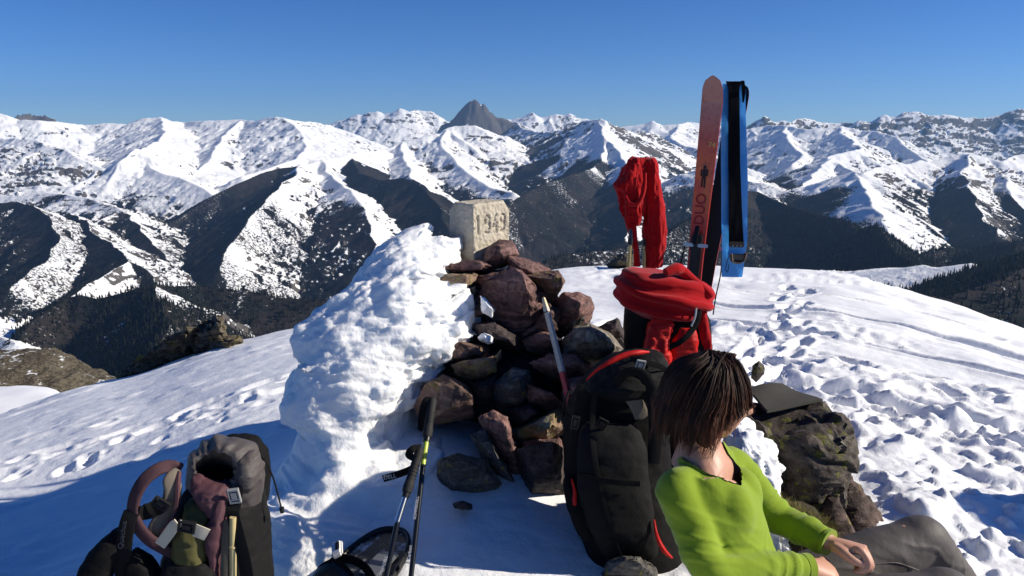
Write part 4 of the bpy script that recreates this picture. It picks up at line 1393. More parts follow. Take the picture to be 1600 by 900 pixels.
# ------------------------------------------------------------------ trekking poles stuck in the snow before the cairn
def trekking_pole(grip_top, grip_bot, foot, label, loop, lime, brand=True):
    root = empty('trekking_pole', foot, label, 'trekking pole', 'trekking poles planted before the cairn')
    o = Vector(foot)
    gt, gb = Vector(grip_top) - o, Vector(grip_bot) - o
    ax = gt.normalized()
    gl = (gt - gb).length
    pts = [gb - ax * .012, gb + ax * gl * .08, gb + ax * gl * .3, gb + ax * gl * .6, gb + ax * gl * .85, gb + ax * gl * .97, gb + ax * gl * 1.02]
    g = tube('grip', pts, [.0165, .0185, .0145, .0155, .0165, .0150, .006], RUBBER, root, 40, 16)
    for k in range(5):
        c = gb + ax * gl * (.25 + k * .085)
        tube('finger_ridge', [c - ax * .003, c + ax * .003], [.0166, .0166], RUBBER, g, 3, 16)
    tube('collar', [gb - ax * .030, gb - ax * .012], [.0125, .0135], BLACK_PLASTIC, root, 4, 14)
    tube('upper_shaft', [gb - ax * .12, gb - ax * .028], [.0092, .0092], LIME if lime else ALU, root, 4, 14)
    tube('shaft', [Vector((0, 0, -.06)), gb - ax * .115], [.0088, .0095], CARBON, root, 6, 14)
    lk = gb - ax * (.55 if lime else .5)
    tube('lock_sleeve', [lk - ax * .045, lk - ax * .03, lk + ax * .03, lk + ax * .04], [.010, .0145, .0145, .0105], BLACK_PLASTIC, root, 12, 14)
    tube('basket', [Vector((0, 0, -.01)), Vector((0, 0, .004))], [.045, .040], BLACK_PLASTIC, root, 3, 20)
    st_ = strap('wrist_strap', [gb + ax * gl * .93 + Vector(d) for d in loop], .026, BLACK_WEB, root, .004, 60)
    if brand:
        vx = (Vector((0, -1, .25)) - ax * Vector((0, -1, .25)).dot(ax)).normalized()
        text_mesh('lettering', 'KOMPERDELL', .013, PRINT_WHITE, root, frame(gb - ax * .27 + vx * .0092, ax, vx))
        text_mesh('lettering', 'Carbon', .016, PRINT_WHITE, root, frame(gb - ax * .42 + vx * .0092, ax, vx))
    return root, st_


g1 = P(681, 624, 2.72)
b1 = P(668, 678, 2.62)
pole1, ws1 = trekking_pole(g1, b1, P(634, 945, 2.22), 'taller black trekking pole with lime green band, its handle against the maroon block', [(0, 0, 0), (-.020, -.01, .006), (-.032, -.012, -.02), (-.040, -.012, -.06), (-.042, -.016, -.10), (-.034, -.018, -.085), (-.024, -.014, -.04), (-.012, -.008, -.02)], True)
g2 = P(662, 700, 2.55)
b2 = P(637, 764, 2.46)
pole2, ws2 = trekking_pole(g2, b2, P(588, 940, 2.2), 'shorter black trekking pole with its wrist strap sticking out to the left', [(.004, 0, .012), (-.02, -.02, .016), (-.035, -.022, -.005), (-.012, -.03, -.02), (-.02, -.03, -.05), (-.07, -.034, -.072), (-.125, -.036, -.088)], False)
text_mesh('lettering', 'DELL', .020, PRINT_WHITE, pole2, frame(Vector(g2) - Vector(P(588, 940, 2.2)) + Vector((-.115, -.040, -.09)), (1, 0, .2), (0, -1, .12)))

# ------------------------------------------------------------------ snowshoe half in frame at the bottom
def snowshoe():
    c = P(556, 880, 2.32)
    c.z = ground_z(c.x, c.y) + .05
    root = empty('snowshoe', c, 'black snowshoe with white ratchet buckle lying in the shaded snow', 'snowshoe')
    out = [(-.11, -.30), (-.13, -.10), (-.11, .12), (-.06, .235), (0, .265), (.06, .25), (.105, .17), (.12, .02), (.12, -.14), (.10, -.30)]
    o = spline(out + [out[0]], 60)[:-1]
    bm = bmesh.new()
    top = [bm.verts.new((x, y, .012 + .06 * max(0, y - .12))) for x, y in o]
    bot = [bm.verts.new((x * .97, y * .97, -.012 + .06 * max(0, y - .12))) for x, y in o]
    bm.faces.new(top)
    bm.faces.new(bot[::-1])
    for k in range(len(o)):
        k2 = (k + 1) % len(o)
        bm.faces.new((top[k], bot[k], bot[k2], top[k2]))
    bmesh.ops.recalc_face_normals(bm, faces=bm.faces)
    me = bpy.data.meshes.new('deck')
    bm.to_mesh(me)
    bm.free()
    dm = NT('snowy_black_deck')
    f = dm.ramp(dm.noise(17, 6, .7), .52, .68)
    dm.set(dm.mix(f, (0.012, 0.012, 0.013), (0.6, 0.62, 0.66)), .5, dm.bump(f, .3, .004))
    link('deck', me, dm.mat, root)
    rim = spline([(x, y, .012 + .06 * max(0, y - .12)) for x, y in out + [out[0]]], 80)
    link('rim', vf_mesh('rim', [sweep_mesh('r', rim, .010, .014, (0, 0, 1), 10)]), BLACK_PLASTIC, root)
    # boot binding: toe cup, heel plate, straps
    tube('toe_cup', [(-.07, -.13, .03), (-.055, -.10, .085), (-.01, -.085, .11), (.035, -.10, .085), (.055, -.13, .03)], [.022, .03, .034, .03, .022], dm.mat, root, 30, 12, (0, 1, 0))
    link('heel_plate', box_mesh('heel_plate', (.045, .075, .022), (.075, .13, .012), (0, 0, -.15), .004), plain('grey_heel_plate', (.12, .13, .15), .4), root)
    strap('instep_strap', [(-.085, -.02, .02), (-.06, -.02, .085), (0, -.02, .11), (.06, -.02, .085), (.085, -.02, .02)], .035, BLACK_WEB, root, .005, 30, (0, 1, .01))
    strap('toe_strap', [(-.085, -.10, .02), (-.06, -.09, .105), (0, -.08, .138), (.05, -.09, .105), (.075, -.10, .02)], .03, BLACK_WEB, root, .005, 30, (0, 1, .01))
    bk = link('ratchet_buckle', box_mesh('ratchet_buckle', (-.045, -.005, .128), (.036, .065, .020), (.15, -.3, .5), .006, 3), WHITE_PLASTIC, root)
    link('ratchet_lever', box_mesh('ratchet_lever', (-.045, -.001, .140), (.014, .036, .008), (.15, -.3, .5), .003, 2), BLACK_PLASTIC, bk)
    root.rotation_euler = (math.radians(8), math.radians(-4), math.radians(-20))
    return root


snowshoe()

# ------------------------------------------------------------------ skis and the climbing skin hung on them
sk = NT('red_ski_topsheet')
uvz = sk.node('ShaderNodeSeparateXYZ')
sk.put(uvz.inputs[0], sk.co())
along = uvz.outputs[2]
n1 = sk.noise(7, 5, .6, sk.scaled((1, 1, .5)))
n2 = sk.noise(40, 4, .7)
body = sk.mix(sk.ramp(along, .55, 1.25), (0.36, 0.03, 0.02), (0.56, 0.09, 0.045))
body = sk.mix(sk.ramp(along, 1.28, 1.62), body, (0.42, 0.21, 0.175))
orange_band = sk.math('MULTIPLY', sk.ramp(along, .95, 1.15), sk.ramp(along, 1.42, 1.22))  # orange print in a band above the middle of the ski
body = sk.mix(sk.math('MULTIPLY', orange_band, sk.ramp(n1, .35, .65)), body, (0.70, 0.22, 0.05))
body = sk.mix(sk.math('MULTIPLY', sk.ramp(n2, .5, .7), .45), body, (0.20, 0.02, 0.02))
sk.set(body, .38, sk.bump(n2, .1, .002), spec=.5)
SKI_TOP = sk.mat
SKI_BASE = plain('black_ski_base', (0.010, 0.009, 0.010), .42)
SKI_EDGE = plain('red_sidewall', (0.50, 0.03, 0.025), .4)


def ski(tip, foot, face, label, L_extra=.12):
    """tip, foot: world points; face: direction the top sheet looks"""
    foot, tip = Vector(foot), Vector(tip)
    ax = (tip - foot).normalized()
    L = (tip - foot).length
    root = empty('ski', foot, label, 'ski', 'skis planted upright in the snow')
    z = ax
    y = Vector(face)
    y = (y - z * y.dot(z)).normalized()
    x = y.cross(z)
    Mx = Matrix((x, y, z)).transposed().to_4x4()
    t = np.linspace(0, 1, 90)
    hw = np.interp(t, [0, .05, .3, .5, .82, .93, .965, .98, .99, .996, 1.0], [.042, .046, .040, .038, .049, .052, .049, .043, .034, .023, .006])
    bend = np.interp(t, [0, .86, .93, 1.0], [0, 0, .006, .055])
    th = np.interp(t, [0, .3, .5, .8, .9, 1], [.004, .008, .009, .006, .004, .003])

    def layer(y0, y1, k=1.0):
        V, F = [], []
        for i in range(len(t)):
            for sx, sy in ((-1, y0), (1, y0), (1, y1), (-1, y1)):
                V.append((sx * hw[i] * k, bend[i] + sy * th[i], t[i] * L - .12 * (1 - t[i])))
        for i in range(len(t) - 1):
            for j in range(4):
                F.append((i * 4 + j, i * 4 + (j + 1) % 4, i * 4 + 4 + (j + 1) % 4, i * 4 + 4 + j))
        F += [(3, 2, 1, 0), tuple(range(len(V) - 4, len(V)))]
        return V, F, []
    for nm, y0, y1, k, m in (('top_sheet', .55, 1.0, .97, SKI_TOP), ('core', -.55, .53, 1.0, SKI_EDGE), ('base', -1.0, -.57, .985, SKI_BASE)):
        o = link(nm, vf_mesh(nm, [layer(y0, y1, k)], smooth=False), m, root)
        o.matrix_local = Mx
    # binding: toe piece, heel piece, brake, leash
    def pc(nm, c, s, m, rot=(0, 0, 0), par=root):
        o = link(nm, box_mesh(nm, c, s, rot, min(s) * .2, 2), m, par)
        o.matrix_local = Mx
        return o
    zb = L * .42
    pc('toe_piece', (0, .025, zb + .16), (.055, .035, .09), BLACK_PLASTIC)
    pc('toe_lever', (0, .055, zb + .20), (.022, .016, .10), BLACK_PLASTIC, (.35, 0, 0))
    pc('toe_wing', (.035, .040, zb + .15), (.05, .014, .018), STEEL)
    pc('toe_wing', (-.035, .040, zb + .15), (.05, .014, .018), STEEL)
    pc('binding_plate', (0, .014, zb), (.05, .014, .36), BLACK_PLASTIC)
    pc('heel_piece', (0, .035, zb - .15), (.058, .06, .10), BLACK_PLASTIC)
    br = link('leash', vf_mesh('leash', [sweep_mesh('l', spline([(.055, .03, zb + .14), (.066, .045, zb + .02), (.062, .05, zb - .10), (.066, .04, zb - .20)], 24), .0035, .0035, (0, 1, 0), 8)]), BLACK_WEB, root)
    br.matrix_local = Mx
    return root, Mx, L


ski_foot1 = P(1062, 640, 3.82)
s1, M1, L1 = ski(P(1117, 121, 3.95), ski_foot1, (-.45, -1, 0), 'red ski showing its printed top sheet, left of the hanging skin')
s2, M2, L2 = ski(P(1158, 127, 4.08), P(1066, 640, 3.95), (.38, .92, 0), 'second ski showing its black base, partly behind the hanging blue skin')
# printing on the first ski: number, small figure, big lettering running down
cream = plain('cream_print', (0.62, 0.40, 0.12), .5)
dkr = plain('dark_red_print', (0.27, 0.022, 0.017), .5)


def ski_text(s, size, zc, xc, mat, rot, bold=0.0):
    o = text_mesh('lettering', s, size, mat, s1, Matrix.Translation((xc, .0105, zc)) @ Matrix.Rotation(math.pi, 4, 'Z') @ Matrix.Rotation(math.pi / 2, 4, 'X') @ Matrix.Rotation(rot, 4, 'Z'), bold)
    o.matrix_local = M1


ski_text('74', .034, L1 * .805, -.022, cream, 0, .0006)
ski_text('NBO DUO', .070, L1 * .565, 0, dkr, math.pi / 2, .0012)
fig = bmesh.new()
for (x, z, w, h) in ((0, .0, .016, .05), (0, .034, .014, .016), (-.014, .006, .008, .034), (.014, .004, .008, .034), (-.006, -.045, .008, .05), (.007, -.042, .008, .046)):
    r = bmesh.ops.create_cube(fig, size=1)
    for v in r['verts']:
        v.co = Vector((x + v.co.x * w, .0104 + v.co.y * .0008, L1 * .72 + z + v.co.z * h))
_fm = bpy.data.meshes.new('printed_figure')
fig.to_mesh(_fm)
fig.free()
_fo = link('printed_figure', _fm, plain('black_print', (0.02, .01, .01), .5), s1)
_fo.matrix_local = M1

# climbing skin: black plush strip on its blue storage sheet
BLUE = NT('blue_skin_sheet')
bn = BLUE.noise(9, 4, .55)
BLUE.set(BLUE.mix(bn, (0.045, 0.30, 0.78), (0.07, 0.38, 0.88)), .35, BLUE.bump(BLUE.noise(14, 4, .6), .4, .012), spec=.5)
PLUSH = plain('black_skin_plush', (0.007, 0.007, 0.009), .95, spec=.05, grain=900, gstr=.4)


def hang(x0, x1, ya, yb, Ya, Yb, n=60, m=10, amp=.006, seed=0, lean=0.0):
    g = np.zeros((n, m, 3))
    for i in range(n):
        t = i / (n - 1)
        for j in range(m):
            s = j / (m - 1)
            q = P(x0(t) * (1 - s) + x1(t) * s, ya + (yb - ya) * t, Ya + (Yb - Ya) * t)
            g[i, j] = q
    g[..., 1] += amp * fbm3(g * np.array([1.0, 1, .5]), 14, 3, seed)
    return g


skin_root = empty('climbing_skin', P(1147, 430, 3.93), 'black climbing skin on a bright blue sheet hanging from the ski tip', 'climbing skin')
_o = skin_root.location.copy()


def lc(x, ys, xs):
    return lambda t: np.interp(t, ys, xs)


g = hang(lc(0, [0, .02, .5, 1], [1130, 1127, 1127, 1128]), lc(0, [0, .03, .08, .5, .8, 1], [1160, 1166, 1165, 1168, 1168, 1160]), 131, 433, 3.97, 3.95, amp=.012, seed=3)
g += np.linspace(0, 0, 60)[:, None, None]
sheet('blue_sheet', g - np.array(_o), .002, BLUE.mat, skin_root)
g = hang(lc(0, [0, .04, .5, 1], [1134, 1138, 1138, 1139]), lc(0, [0, .04, .5, 1], [1160, 1155, 1156, 1162]), 127, 384, 3.945, 3.925, amp=.006, seed=9)
sheet('plush_strip', g - np.array(_o), .005, PLUSH, skin_root)
# dark nose where the skin folds over the ski tip
sheet('tip_fold', hang(lc(0, [0, 1], [1158, 1160]), lc(0, [0, .5, 1], [1163, 1165, 1162]), 126, 160, 3.93, 3.955, 16, 6, .003, 5) - np.array(_o), .006, PLUSH, skin_root)
tc = P(1151, 382, 3.91) - _o
link('tail_clip', box_mesh('tail_clip', tc, (.075, .012, .028), (0, .05, 0), .004), plain('brown_hook_plastic', (.05, .035, .025), .5), skin_root)
for k in (-.02, 0, .02):
    link('rivet', box_mesh('rivet', tc + Vector((k, -.008, -.006)), (.008, .004, .008), (0, 0, 0), .002), STEEL, skin_root)
tc2 = P(1153, 402, 3.90) - _o
link('tail_hook', vf_mesh('tail_hook', [sweep_mesh('h', spline([tc2 + Vector((-.036, 0, .018)), tc2 + Vector((-.028, 0, -.018)), tc2 + Vector((0, 0, -.026)), tc2 + Vector((.028, 0, -.016)), tc2 + Vector((.038, 0, .022))], 24), .008, .016, (0, -1, 0), 10)]), plain('taupe_tail_strap', (.085, .066, .05), .6), skin_root)
link('tail_plate', box_mesh('tail_plate', tc2 + Vector((.0, -.004, .0)), (.062, .008, .036), (0, 0, 0), .004), plain('taupe_tail_plate', (.10, .08, .06), .6), skin_root)
tube('cord_loop', [P(1141, 398, 3.93) - _o, P(1137, 406, 3.93) - _o, P(1134, 420, 3.93) - _o, P(1137, 425, 3.93) - _o, P(1139, 412, 3.93) - _o], .0018, BLACK_WEB, skin_root, 24, 6)

# ------------------------------------------------------------------ ski poles carrying the red fleece
def ski_pole(top, foot, label):
    foot, top = Vector(foot), Vector(top)
    root = empty('ski_pole', foot, label, 'ski pole', 'ski poles carrying the red fleece')
    v = top - foot
    L = v.length
    ax = v / L
    tube('lower_shaft', [Vector((0, 0, -.05)), v * .60], [.0075, .009], GOLD_ALU, root, 4, 12)
    tube('upper_shaft', [v * .595, v * .9], [.0105, .0105], CARBON, root, 4, 12)
    tube('clamp', [v * .58, v * .615], [.0135, .0135], BLACK_PLASTIC, root, 4, 12)
    tube('grip', [v * .89, v * .92, v * .97, v], [.013, .016, .017, .010], RUBBER, root, 12, 12)
    tube('basket', [ax * .05, ax * .058], [.045, .04], BLACK_PLASTIC, root, 3, 18)
    return root


ski_pole(P(994, 252, 3.86), P(972, 560, 3.74), 'left gold and black ski pole under the hanging red fleece')
ski_pole(P(1014, 254, 3.90), P(1000, 560, 3.80), 'right gold and black ski pole under the hanging red fleece')

fl = empty('fleece_jacket', P(1000, 330, 3.86), 'dark red fleece hung over two upright ski poles', 'fleece')


def cloth_loft(name, rows, NR, NA, mat, parent, amp, seed, scale=16, stretch=(1, 1, .28), ex=.75):
    f1 = fold_noise(scale, amp, seed, stretch)
    f2 = fold_noise(scale * 1.5, amp * .75, seed + 9, (1, 1, .4), 'ridge')
    me = outline_loft(name, rows, NR, NA, lambda V: f1(V) + f2(V) - amp * .3, ex, .9)
    me.transform(Matrix.Translation(-parent.location))
    return link(name, me, mat, parent)


cloth_loft('body', [(242, 986, 996, 3.83, .012), (246, 982, 1001, 3.83, .035), (256, 977, 1003, 3.83, .05), (270, 970, 1005, 3.83, .06), (285, 961, 1006, 3.83, .065), (292, 958, 1006, 3.83, .065), (310, 964, 1006, 3.83, .06), (325, 969, 1005, 3.83, .055), (345, 976, 1003, 3.83, .045), (352, 980, 1000, 3.83, .04)], 90, 90, RED_FLEECE, fl, .022, 501)
cloth_loft('sleeve', [(340, 975, 992, 3.84, .03), (360, 981, 994, 3.84, .03), (380, 986, 997, 3.84, .028), (400, 989, 999, 3.84, .025), (416, 989, 1001, 3.84, .02)], 50, 48, RED_FLEECE, fl, .008, 503)
cloth_loft('sleeve', [(243, 1008, 1017, 3.87, .012), (247, 1004, 1024, 3.87, .035), (256, 1002, 1028, 3.87, .05), (275, 1001, 1030, 3.86, .055), (300, 1003, 1033, 3.86, .055), (325, 1005, 1038, 3.86, .055), (345, 1005, 1041, 3.86, .055), (360, 1004, 1042, 3.86, .052), (385, 1006, 1040, 3.86, .048), (405, 1008, 1037, 3.86, .042), (417, 1009, 1035, 3.86, .034), (419, 1013, 1031, 3.86, .016)], 110, 90, RED_FLEECE, fl, .014, 505)
cloth_loft('yoke', [(246, 994, 1012, 3.86, .015), (252, 990, 1016, 3.86, .03), (270, 986, 1016, 3.86, .04), (300, 984, 1016, 3.86, .042), (325, 988, 1014, 3.86, .036), (338, 994, 1010, 3.86, .02)], 50, 60, RED_FLEECE, fl, .016, 509)
tube('hem', [P(977, 306, 3.775) - fl.location, P(985, 318, 3.77) - fl.location, P(998, 316, 3.77) - fl.location, P(1006, 296, 3.775) - fl.location, P(1008, 270, 3.78) - fl.location], [.010, .011, .012, .011, .008], RED_FLEECE, fl, 30, 10)

# ------------------------------------------------------------------ red and black rucksack behind, with the rolled fleece on it
rr = empty('red_rucksack', P(1045, 640, 3.15), 'red and black rucksack behind the woman, topped by a rolled red fleece', 'rucksack')


def part_loft(root, name, rows, mat, NR=60, NA=64, amp=.01, seed=1, scale=9, ex=.7, ey=.8, stretch=(1, 1, .7)):
    f1 = fold_noise(scale, amp, seed, stretch)
    f2 = fold_noise(scale * 3.2, amp * .35, seed + 7, (1, 1, 1), 'ridge')
    me = outline_loft(name, rows, NR, NA, lambda V: f1(V) + f2(V), ex, ey)
    me.transform(Matrix.Translation(-root.location))
    return link(name, me, mat, root)


part_loft(rr, 'pack_body', [(470, 992, 1092, 3.12, .05), (480, 980, 1100, 3.12, .13), (500, 976, 1106, 3.12, .15), (540, 976, 1108, 3.12, .15), (600, 978, 1106, 3.12, .15), (700, 985, 1100, 3.12, .14), (745, 985, 1100, 3.12, .14), (760, 995, 1095, 3.12, .08)], BLACK_NYLON, seed=601)
part_loft(rr, 'red_panel', [(496, 1022, 1046, 2.97, .02), (506, 1014, 1052, 2.97, .035), (525, 1010, 1046, 2.96, .04), (545, 1006, 1044, 2.95, .045), (558, 1010, 1048, 2.95, .04), (572, 1018, 1046, 2.95, .03)], RED_NYLON, 50, 48, .012, 603, 14)
part_loft(rr, 'red_panel', [(512, 1062, 1086, 2.98, .02), (530, 1050, 1092, 2.98, .03), (548, 1044, 1090, 2.98, .03), (570, 1046, 1080, 2.98, .02)], RED_NYLON, 40, 40, .010, 605, 14)
strap('shoulder_strap', [P(x, y, Y) - rr.location for x, y, Y in ((1088, 472, 2.96), (1092, 490, 2.94), (1084, 512, 2.93), (1066, 532, 2.92), (1040, 546, 2.93))], .022, BLACK_WEB, rr, .008)
strap('chest_cord', [P(x, y, Y) - rr.location for x, y, Y in ((1088, 480, 2.93), (1086, 495, 2.92), (1080, 510, 2.915))], .008, plain('reflective_cord', (.35, .35, .36), .4), rr, .004)
tube('grab_loop', [P(x, y, 2.96) - rr.location for x, y in ((1036, 540), (1052, 536), (1068, 528), (1078, 514))], .004, BLACK_WEB, rr, 24, 8)

rf = empty('rolled_fleece', P(1040, 465, 3.1), 'bright red fleece rolled up on top of the red rucksack', 'fleece')


def roll_noise(V):
    c = V - np.array([.7, 3.05, -.75])
    band = np.sin(c[..., 2] * 95 + c[..., 0] * 26 + 2.2 * fbm3(V, 6, 2, 701))
    return .010 * fbm3(V * np.array([.5, 1, 1.6]), 10, 3, 703) + .009 * np.sign(band) * np.abs(band) ** .6 * sstep(-.1, .4, fbm3(V, 5, 2, 705) + .35)


me = outline_loft('roll', [(419, 992, 1046, 3.08, .03), (424, 974, 1062, 3.08, .08), (432, 965, 1078, 3.08, .12), (442, 962, 1096, 3.08, .14), (452, 961, 1108, 3.08, .155), (462, 963, 1114, 3.08, .16), (472, 968, 1112, 3.08, .16), (482, 974, 1100, 3.08, .15), (490, 992, 1084, 3.08, .13), (497, 1012, 1068, 3.08, .10), (503, 1026, 1058, 3.08, .05)], 110, 130, roll_noise, .85, .85)
me.transform(Matrix.Translation(-rf.location))
link('roll', me, RED_FLEECE, rf)
cloth_loft('sleeve', [(466, 1086, 1112, 3.02, .03), (476, 1088, 1106, 3.01, .035), (490, 1089, 1102, 3.0, .03), (505, 1088, 1106, 3.0, .03), (520, 1090, 1110, 3.0, .03), (536, 1094, 1112, 3.0, .025), (546, 1098, 1112, 3.0, .015)], 60, 40, RED_FLEECE, rf, .008, 707)
tube('collar', [P(x, y, Y) - rf.location for x, y, Y in ((1040, 426, 2.98), (1056, 420, 3.0), (1066, 424, 3.02), (1082, 438, 3.02), (1104, 456, 2.99), (1112, 462, 2.99))], [.018, .024, .022, .020, .018, .014], RED_FLEECE, rf, 40, 12)
# ------------------------------------------------------------------ black rucksack the woman leans on
BKY = .10
bk = empty('black_rucksack', P(985, 905, 2.52), 'large black rucksack with red trim standing against the cairn', 'rucksack')


def bk_loft(name, rows, *a, **k):
    return part_loft(bk, name, [(r[0], r[1], r[2], r[3] + BKY, r[4]) for r in rows], *a, **k)


def bp(x, y, Y):
    return P(x, y, Y + BKY) - bk.location


bk_loft('main_bag', [(566, 955, 1036, 2.60, .05), (576, 938, 1044, 2.60, .10), (596, 912, 1046, 2.58, .14), (630, 890, 1046, 2.56, .16), (680, 882, 1046, 2.53, .17), (740, 880, 1046, 2.50, .175), (790, 890, 1052, 2.47, .17), (840, 912, 1064, 2.44, .16), (890, 935, 1080, 2.42, .15), (930, 950, 1090, 2.40, .13), (945, 962, 1080, 2.40, .08)], BLACK_NYLON, 90, 90, .014, 801, 7)
lid = bk_loft('lid', [(549, 992, 1026, 2.56, .02), (553, 976, 1036, 2.56, .07), (562, 954, 1042, 2.555, .11), (574, 936, 1044, 2.55, .14), (588, 920, 1042, 2.545, .155), (600, 912, 1036, 2.54, .15), (610, 920, 1024, 2.54, .12)], DARK_NYLON, 60, 80, .012, 803, 10)
tube('lid_trim', [bp(x, y, Y) for x, y, Y in ((916, 594, 2.45), (930, 580, 2.44), (950, 567, 2.44), (974, 556, 2.45), (996, 551, 2.46), (1014, 550, 2.49))], [.002, .005, .009, .011, .010, .004], RED_NYLON, bk, 50, 10)
bk_loft('front_pocket', [(660, 915, 985, 2.38, .02), (672, 905, 1000, 2.375, .045), (700, 900, 1010, 2.36, .06), (760, 902, 1016, 2.33, .065), (820, 918, 1024, 2.31, .06), (862, 940, 1030, 2.30, .04), (875, 952, 1022, 2.30, .02)], DARK_NYLON, 60, 64, .008, 805, 9)
bk_loft('side_pocket', [(742, 884, 905, 2.40, .02), (755, 880, 918, 2.39, .05), (790, 884, 924, 2.37, .06), (830, 902, 936, 2.35, .05), (845, 912, 934, 2.35, .02)], BLACK_NYLON, 40, 40, .006, 807, 12)
tube('side_piping', [bp(x, y, Y) for x, y, Y in ((893, 748, 2.345), (898, 768, 2.335), (898, 788, 2.33), (904, 796, 2.33))], [.003, .006, .010, .004], RED_NYLON, bk, 24, 8)
tube('lower_piping', [bp(x, y, Y) for x, y, Y in ((1022, 812, 2.27), (1026, 836, 2.255), (1036, 858, 2.25), (1050, 872, 2.25))], [.003, .006, .009, .004], RED_NYLON, bk, 24, 8)
link('mesh_patch', vf_mesh('mesh_patch', [sweep_mesh('m', spline([bp(972, 600, 2.415), bp(984, 616, 2.405), (bp(996, 634, 2.40)), bp(1004, 654, 2.395)], 24), np.array([.010] + [.026] * 22 + [.008]), .006, (0, -1, .2), 14, .6)]), MESH_GREY, bk)
for pts, w in ((((1000, 556, 2.44), (1004, 580, 2.42), (1014, 606, 2.40), (1022, 640, 2.38), (1024, 680, 2.36), (1020, 724, 2.345)), .045), (((962, 600, 2.40), (976, 584, 2.39), (1000, 582, 2.385), (1018, 604, 2.375), (1028, 640, 2.365)), .03)):
    strap('shoulder_strap', [bp(*q) for q in pts], w, BLACK_WEB, bk, .014, 50)
for pts in (((908, 600, 2.40), (902, 640, 2.385), (898, 680, 2.37), (896, 730, 2.35)), ((930, 610, 2.385), (926, 660, 2.365), (930, 720, 2.29), (946, 800, 2.255), (968, 868, 2.25)), ((905, 744, 2.30), (950, 752, 2.262), (1000, 756, 2.262)), ((985, 560, 2.42), (1000, 564, 2.405), (1030, 572, 2.43), (1042, 580, 2.46))):
    strap('compression_strap', [bp(*q) for q in pts], .020, BLACK_WEB, bk, .003, 40)
buckle('strap_buckle', bp(1000, 572, 2.39), (.032, .045, .008), (.2, .2, .1), GREY_PLASTIC, bk)
buckle('strap_buckle', bp(940, 662, 2.345), (.038, .038, .008), (.1, .5, .1), DARK_NYLON, bk)
buckle('strap_buckle', bp(899, 660, 2.37), (.026, .05, .008), (.1, .15, -.3), BLACK_PLASTIC, bk)
tube('ice_axe_loop', [bp(x, y, Y) for x, y, Y in ((890, 610, 2.44), (884, 624, 2.42), (882, 640, 2.42), (888, 650, 2.42))], .004, BLACK_WEB, bk, 20, 8)

# ------------------------------------------------------------------ grey, purple and olive rucksack standing open at the left
lp = empty('open_rucksack', P(345, 960, 2.0), 'grey, purple and olive rucksack standing open in the snow', 'rucksack')


def lq(x, y, Y):
    return P(x, y, Y) - lp.location


part_loft(lp, 'main_bag', [(760, 292, 400, 2.02, .06), (780, 280, 408, 2.02, .11), (810, 272, 412, 2.02, .13), (850, 266, 416, 2.02, .14), (900, 262, 422, 2.02, .145), (960, 262, 424, 2.02, .145), (985, 275, 412, 2.02, .10)], DARK_NYLON, 70, 80, .010, 901, 9)
part_loft(lp, 'back_panel', [(684, 352, 388, 2.10, .03), (692, 345, 402, 2.10, .06), (712, 342, 414, 2.10, .085), (745, 340, 418, 2.10, .09), (780, 345, 416, 2.09, .09), (800, 360, 411, 2.08, .07), (812, 370, 398, 2.07, .03)], BLACK_NYLON, 60, 70, .008, 903, 9)


# hood: a gathered collar of taupe cloth around the dark mouth
def hood():
    n, m = 120, 36
    V = np.zeros((m, n, 3))
    a = np.linspace(0, 2 * math.pi, n, endpoint=False)
    # rings: outside bottom -> rim -> inside bottom ; each (cx, cy, rx, ry, Y)
    rings = [(350, 772, 60, 34, 2.03, .10), (351, 748, 62, 44, 2.02, .10), (352, 730, 60, 50, 2.00, .09), (348, 726, 53, 46, 1.97, .06), (342, 728, 43, 40, 1.945, .03), (338, 731, 35, 33, 1.935, .012), (336, 734, 30, 28, 1.94, .0), (337, 737, 29, 26, 1.97, .0), (340, 746, 29, 24, 2.02, 0), (342, 758, 24, 18, 2.07, 0)]
    R = np.array(rings, dtype=float)
    t = np.linspace(0, len(R) - 1, m)
    par = np.stack([np.interp(t, np.arange(len(R)), R[:, k]) for k in range(6)], -1)
    for i in range(m):
        cx, cy, rx, ry, Y, bulge = par[i]
        for j in range(n):
            k = 1 + .055 * math.sin(9 * a[j] + 2 * math.sin(3 * a[j])) * (1 if 2 < t[i] < 7 else .4) + .050 * math.sin(17 * a[j] + 2.1 * math.sin(2 * a[j])) * (max(0, 1 - abs(t[i] - 5) / 2.2))
            px = cx + rx * k * math.cos(a[j])
            py = cy - ry * k * math.sin(a[j])
            V[i, j] = P(px, py, Y + bulge * math.sin(a[j]) * .9)
    q = V * np.array([1, 1, 1])
    V[..., 1] += .012 * fbm3(q, 22, 3, 911)
    V[..., 2] += .008 * fbm3(q, 22, 3, 915)
    i = np.arange(m - 1)[:, None] * n
    j = np.arange(n)[None, :]
    j2 = (j + 1) % n
    F = np.stack([i + j, i + j2, i + n + j2, i + n + j], -1).reshape(-1, 4)
    me = vf_mesh('hood', [(V.reshape(-1, 3), F.tolist(), [[(m - 1) * n + k for k in range(n)]])])
    me.transform(Matrix.Translation(-lp.location))
    return link('hood', me, GREY_NYLON, lp)


